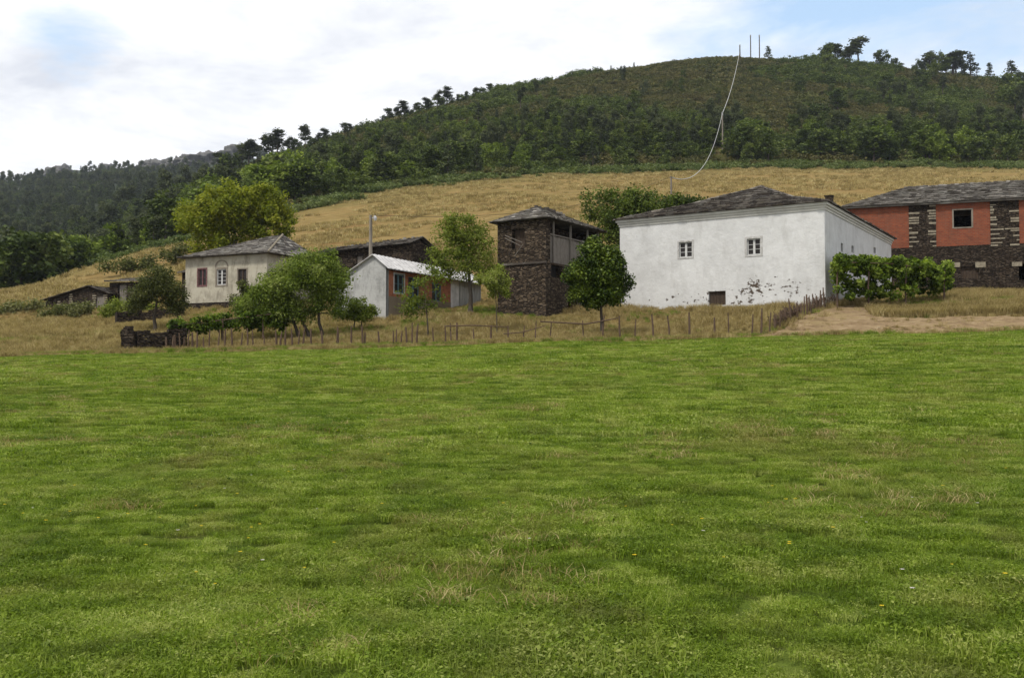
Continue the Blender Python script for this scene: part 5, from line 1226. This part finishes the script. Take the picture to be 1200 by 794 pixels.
# woodland: hill left of the heath, and everything farther off
def wproto(kd, i, leafm):
    mb, V, Q = proto_tree(kd, 500 + i); nt_ = len(V)
    return proto('wood_tree', V[: nt_ // 4 * 4], Q, M[leafm])
W1 = [wproto('bushy', 1, 'l_hill'), wproto('bushy', 2, 'l_hill'), wproto('gum', 3, 'l_gum'), wproto('pine', 4, 'l_conifer'), wproto('bushy', 5, 'l_hillbright'), wproto('gum', 6, 'l_hill')]
n = 3300; px = rs.uniform(200, 860, n); yf = yfield(px) + 25; lim = np.interp(px, [200, 340, 450, 560, 680, 860], [380, 390, 415, 330, 290, 262]); y = yf + (lim - yf) * rs.random(n); x = (px - 600) / F * y
keep = rs.random(n) < np.interp(px, [200, 480, 600, 860], [1, .9, .6, .3]); keep &= fbm(x / 22 + 8, y / 22, 3) > -.22; keep &= ~((np.abs(px - 846) < 15) & (y < 262)); x, y = x[keep], y[keep]
_d = y - yfield(600 + F * x / y); _n = len(x); _v = rs.integers(0, 6, _n); _v[(_d > 70) & ((_v == 2) | (_v == 5))] = 0
gscatter('hillside_wood', np.stack([x, y, hgt(x, y)], 1), rs.random(_n) * 6.283, (.30 + .46 * rs.random(_n)) * (1 - .5 * np.clip((_d - 60) / 100, 0, 1)), _v, W1)
n = 900; px = rs.uniform(560, 1330, n); y = 262 + 170 * rs.random(n); x = (px - 600) / F * y; k = (fbm(x / 20 + 3, y / 26, 3) > .16) & (y < HILLB(px) - 110); x, y = x[k], y[k]
put('heath_thicket', x, y, [W1[0], W1[1], W1[2], W1[3]], .2, .55)
n = 700; px = rs.uniform(820, 1400, n); y = 262 + 40 * rs.random(n) ** 1.5; x = (px - 600) / F * y; k = fbm(x / 18, y / 18, 3) > .02; put('hillside_wood', x[k], y[k], W1[:3] + W1[4:5], .35, .8)
n = 1500; px = rs.uniform(-400, 260, n); y = yfield(px) + 15 + 190 * rs.random(n); x = (px - 600) / F * y; put('valley_wood', x, y, [W1[4], wproto('bushy', 21, 'l_hillbright'), W1[4], W1[0], wproto('bushy', 22, 'l_hillbright'), W1[2]], .45, .95)
W2 = [wproto('pine', 11, 'l_conifer'), wproto('pine', 12, 'l_conifer'), wproto('gum', 13, 'l_gum'), wproto('bushy', 14, 'l_hill')]
n = 8500; px = rs.uniform(-520, 520, n); y = np.sqrt(rs.random(n) * (1230 ** 2 - 310 ** 2) + 310 ** 2); x = (px - 600) / F * y
dens = np.clip(.95 - (y - 850) / 500, .35, 1) * np.where(fbm(x / 60, y / 60, 3) > -.35, 1, .3); dens = dens * np.where((px > 40) & (px < 300) & (y > 930), np.where((px > 165) & (y > 860), .12, .4), 1); k = (rs.random(n) < dens) & ((px < 215) | (y > HILLB(px) + 110)); x, y = x[k], y[k]
put('mountain_wood', x, y, W2, .75, 1.35)

# crags on the far ridge
def crag(px, ytop, wpx, Y, seed, label):
    import bmesh
    r_ = np.random.default_rng(seed); bm = bmesh.new(); bmesh.ops.create_icosphere(bm, subdivisions=5, radius=1)
    V = np.array([v.co[:] for v in bm.verts]); F_ = np.array([[v.index for v in f.verts] for f in bm.faces]); bm.free()
    w = wpx * Y / F / 1.35; base = G(px, Y); h = P(px, ytop, Y).z - base.z
    rad = 1 + .75 * fbm(V[:, 0] * 2.1 + seed, V[:, 1] * 1.3 + V[:, 2] * 2.3 + 3, 6); q = V * rad[:, None]
    q[:, 2] = np.round(q[:, 2] * 6 + vnoise(q[:, 0] * 3, q[:, 1] * 3)) / 6 * .5 + q[:, 2] * .5
    k = max(h, 8)
    q = q * np.array([w, w * .7, k]); q[:, 2] = q[:, 2] * 1.0
    o = mesh_np('rock_crag', q, F_, M['rock']); o.location = base; tag(o, label, 'rock', 'crags on the far ridge')
for i, (px, yt, w, lb) in enumerate(((58, 196, 22, 'low rounded crag on the far ridge nearest the left edge'), (72, 195, 12, 'small crag just right of the leftmost one on the far ridge'), (121, 193, 16, 'small rounded grey crag in the left part of the far ridge'), (152, 198, 26, 'broken low rock band between two crags on the far ridge'), (185, 187, 26, 'steep pointed grey crag in the middle of the far ridge'), (205, 186, 18, 'crag shoulder right of the steep pointed one'), (228, 182, 36, 'long flat-topped crag on the far ridge'), (270, 175, 28, 'highest smooth grey crag behind the first crest trees'), (172, 206, 20, 'pale rock face below the steep pointed crag'), (250, 184, 18, 'notched rock between the flat-topped and the highest crag'))):
    Yc = crestY(px, (850, 1250)); crag(px, yt, w, Yc - 8, 10 + i, lb)

# ------------------------------------------------------------ air
m, nt, out = mat_new('haze_air'); pv = nt.nodes.new('ShaderNodeVolumePrincipled'); pv.inputs['Color'].default_value = (.78, .86, 1, 1); pv.inputs['Density'].default_value = .00010; pv.inputs['Anisotropy'].default_value = .2
nt.links.new(pv.outputs[0], out.inputs['Volume'])
mb = MB(); fr_ = lambda u, v, z: Vector((u, v, z)); mb.box(fr_, -3400, 3400, -90, 3700, -90, 420)
HAZE = True
if HAZE: mb.build('haze', m)['kind'] = 'stuff'

# ------------------------------------------------------------ sky and sun
EL, AZ = R(56), R(-140)     # sun high, from the left and behind the camera
wld = bpy.data.worlds.new('World'); scene.world = wld; wld.use_nodes = True; nt = wld.node_tree; nt.nodes.clear(); k = N(nt)
out = nt.nodes.new('ShaderNodeOutputWorld'); bg = nt.nodes.new('ShaderNodeBackground'); bg.inputs[1].default_value = .1
sk_ = nt.nodes.new('ShaderNodeTexSky'); sk_.sky_type = 'NISHITA'; sk_.sun_disc = False; sk_.sun_elevation = EL; sk_.sun_rotation = AZ; sk_.air_density = 1.0; sk_.dust_density = 1.2
co = k.n('ShaderNodeTexCoord').outputs['Generated']; sp = k.n('ShaderNodeSeparateXYZ', i_0=co)
den = k.math('ADD', k.math('MAXIMUM', sp.outputs[2], 0.0), .16)
cv = k.n('ShaderNodeCombineXYZ', i_0=k.math('DIVIDE', sp.outputs[0], den), i_1=k.math('DIVIDE', sp.outputs[1], den))
n1 = k.noise(cv.outputs[0], 1.6, 8, .6, .5); n2 = k.noise(k.vec('ADD', cv.outputs[0], (4.2, 1.7, 0)), 2.3, 6, .6, .3)
# thinner cloud towards the right of the view
def dirblob(px, py, wdt):
    d = (P(px, py, 100) - Vector((0, 0, CAMZ))).normalized(); dt_ = k.n('ShaderNodeVectorMath', operation='DISTANCE'); nt.links.new(co, dt_.inputs[0]); dt_.inputs[1].default_value = d
    return k.ramp(k.math('DIVIDE', dt_.outputs['Value'], wdt), [(0, 1), (1, 0)])
clear = k.math('ADD', k.math('MULTIPLY', dirblob(1010, -20, .26), .33), k.math('ADD', k.math('MULTIPLY', k.math('MULTIPLY', dirblob(78, 72, .085), n2), .62), k.math('MULTIPLY', dirblob(1190, 60, .2), .22)))
cf_ = k.math('SUBTRACT', k.math('ADD', n1, .20), clear)
cov = k.ramp(cf_, [(.36, 0), (.60, 1)])
cl = k.ramp(n2, [(.34, (6.9, 7.2, 7.9)), (.47, (8.7, 8.9, 9.3)), (.62, (10.6, 10.6, 10.7))])
# painted cloud gradient: brightest ahead to the left, dimmer behind, independent of the sun
sdv = k.n('ShaderNodeVectorMath', operation='DOT_PRODUCT'); nt.links.new(co, sdv.inputs[0]); sdv.inputs[1].default_value = (math.sin(R(-30)) * math.cos(R(30)), math.cos(R(-30)) * math.cos(R(30)), math.sin(R(30)))
ahead_gain = k.ramp(sdv.outputs['Value'], [(.0, .85), (.55, .95), (.8, 1.0)])
cl = k.vec('MULTIPLY', k.vec('MULTIPLY', cl, ahead_gain), (.95, .95, .95))
blue = k.mix(.5, k.vec('MULTIPLY', sk_.outputs[0], (1.6, 1.6, 1.6)), (6.0, 8.2, 10.4))
nt.links.new(k.mix(cov, blue, cl), bg.inputs[0]); nt.links.new(bg.outputs[0], out.inputs[0])
sl = bpy.data.lights.new('sun', 'SUN'); sl.energy = 2.6; sl.angle = R(9); sl.color = (1, .95, .86); so_ = bpy.data.objects.new('sun', sl); COL.objects.link(so_)
sd = Vector((math.sin(AZ) * math.cos(EL), math.cos(AZ) * math.cos(EL), math.sin(EL))); so_.rotation_euler = sd.to_track_quat('Z', 'Y').to_euler()

scene.render.engine = 'CYCLES'
scene.cycles.volume_bounces = 0; scene.cycles.max_bounces = 4; scene.cycles.diffuse_bounces = 2; scene.cycles.transmission_bounces = 3; scene.cycles.transparent_max_bounces = 4
scene.view_settings.view_transform = 'Standard'; scene.view_settings.look = 'None'; scene.view_settings.exposure = 0.27; scene.view_settings.gamma = 1; scene.view_settings.use_curve_mapping = False
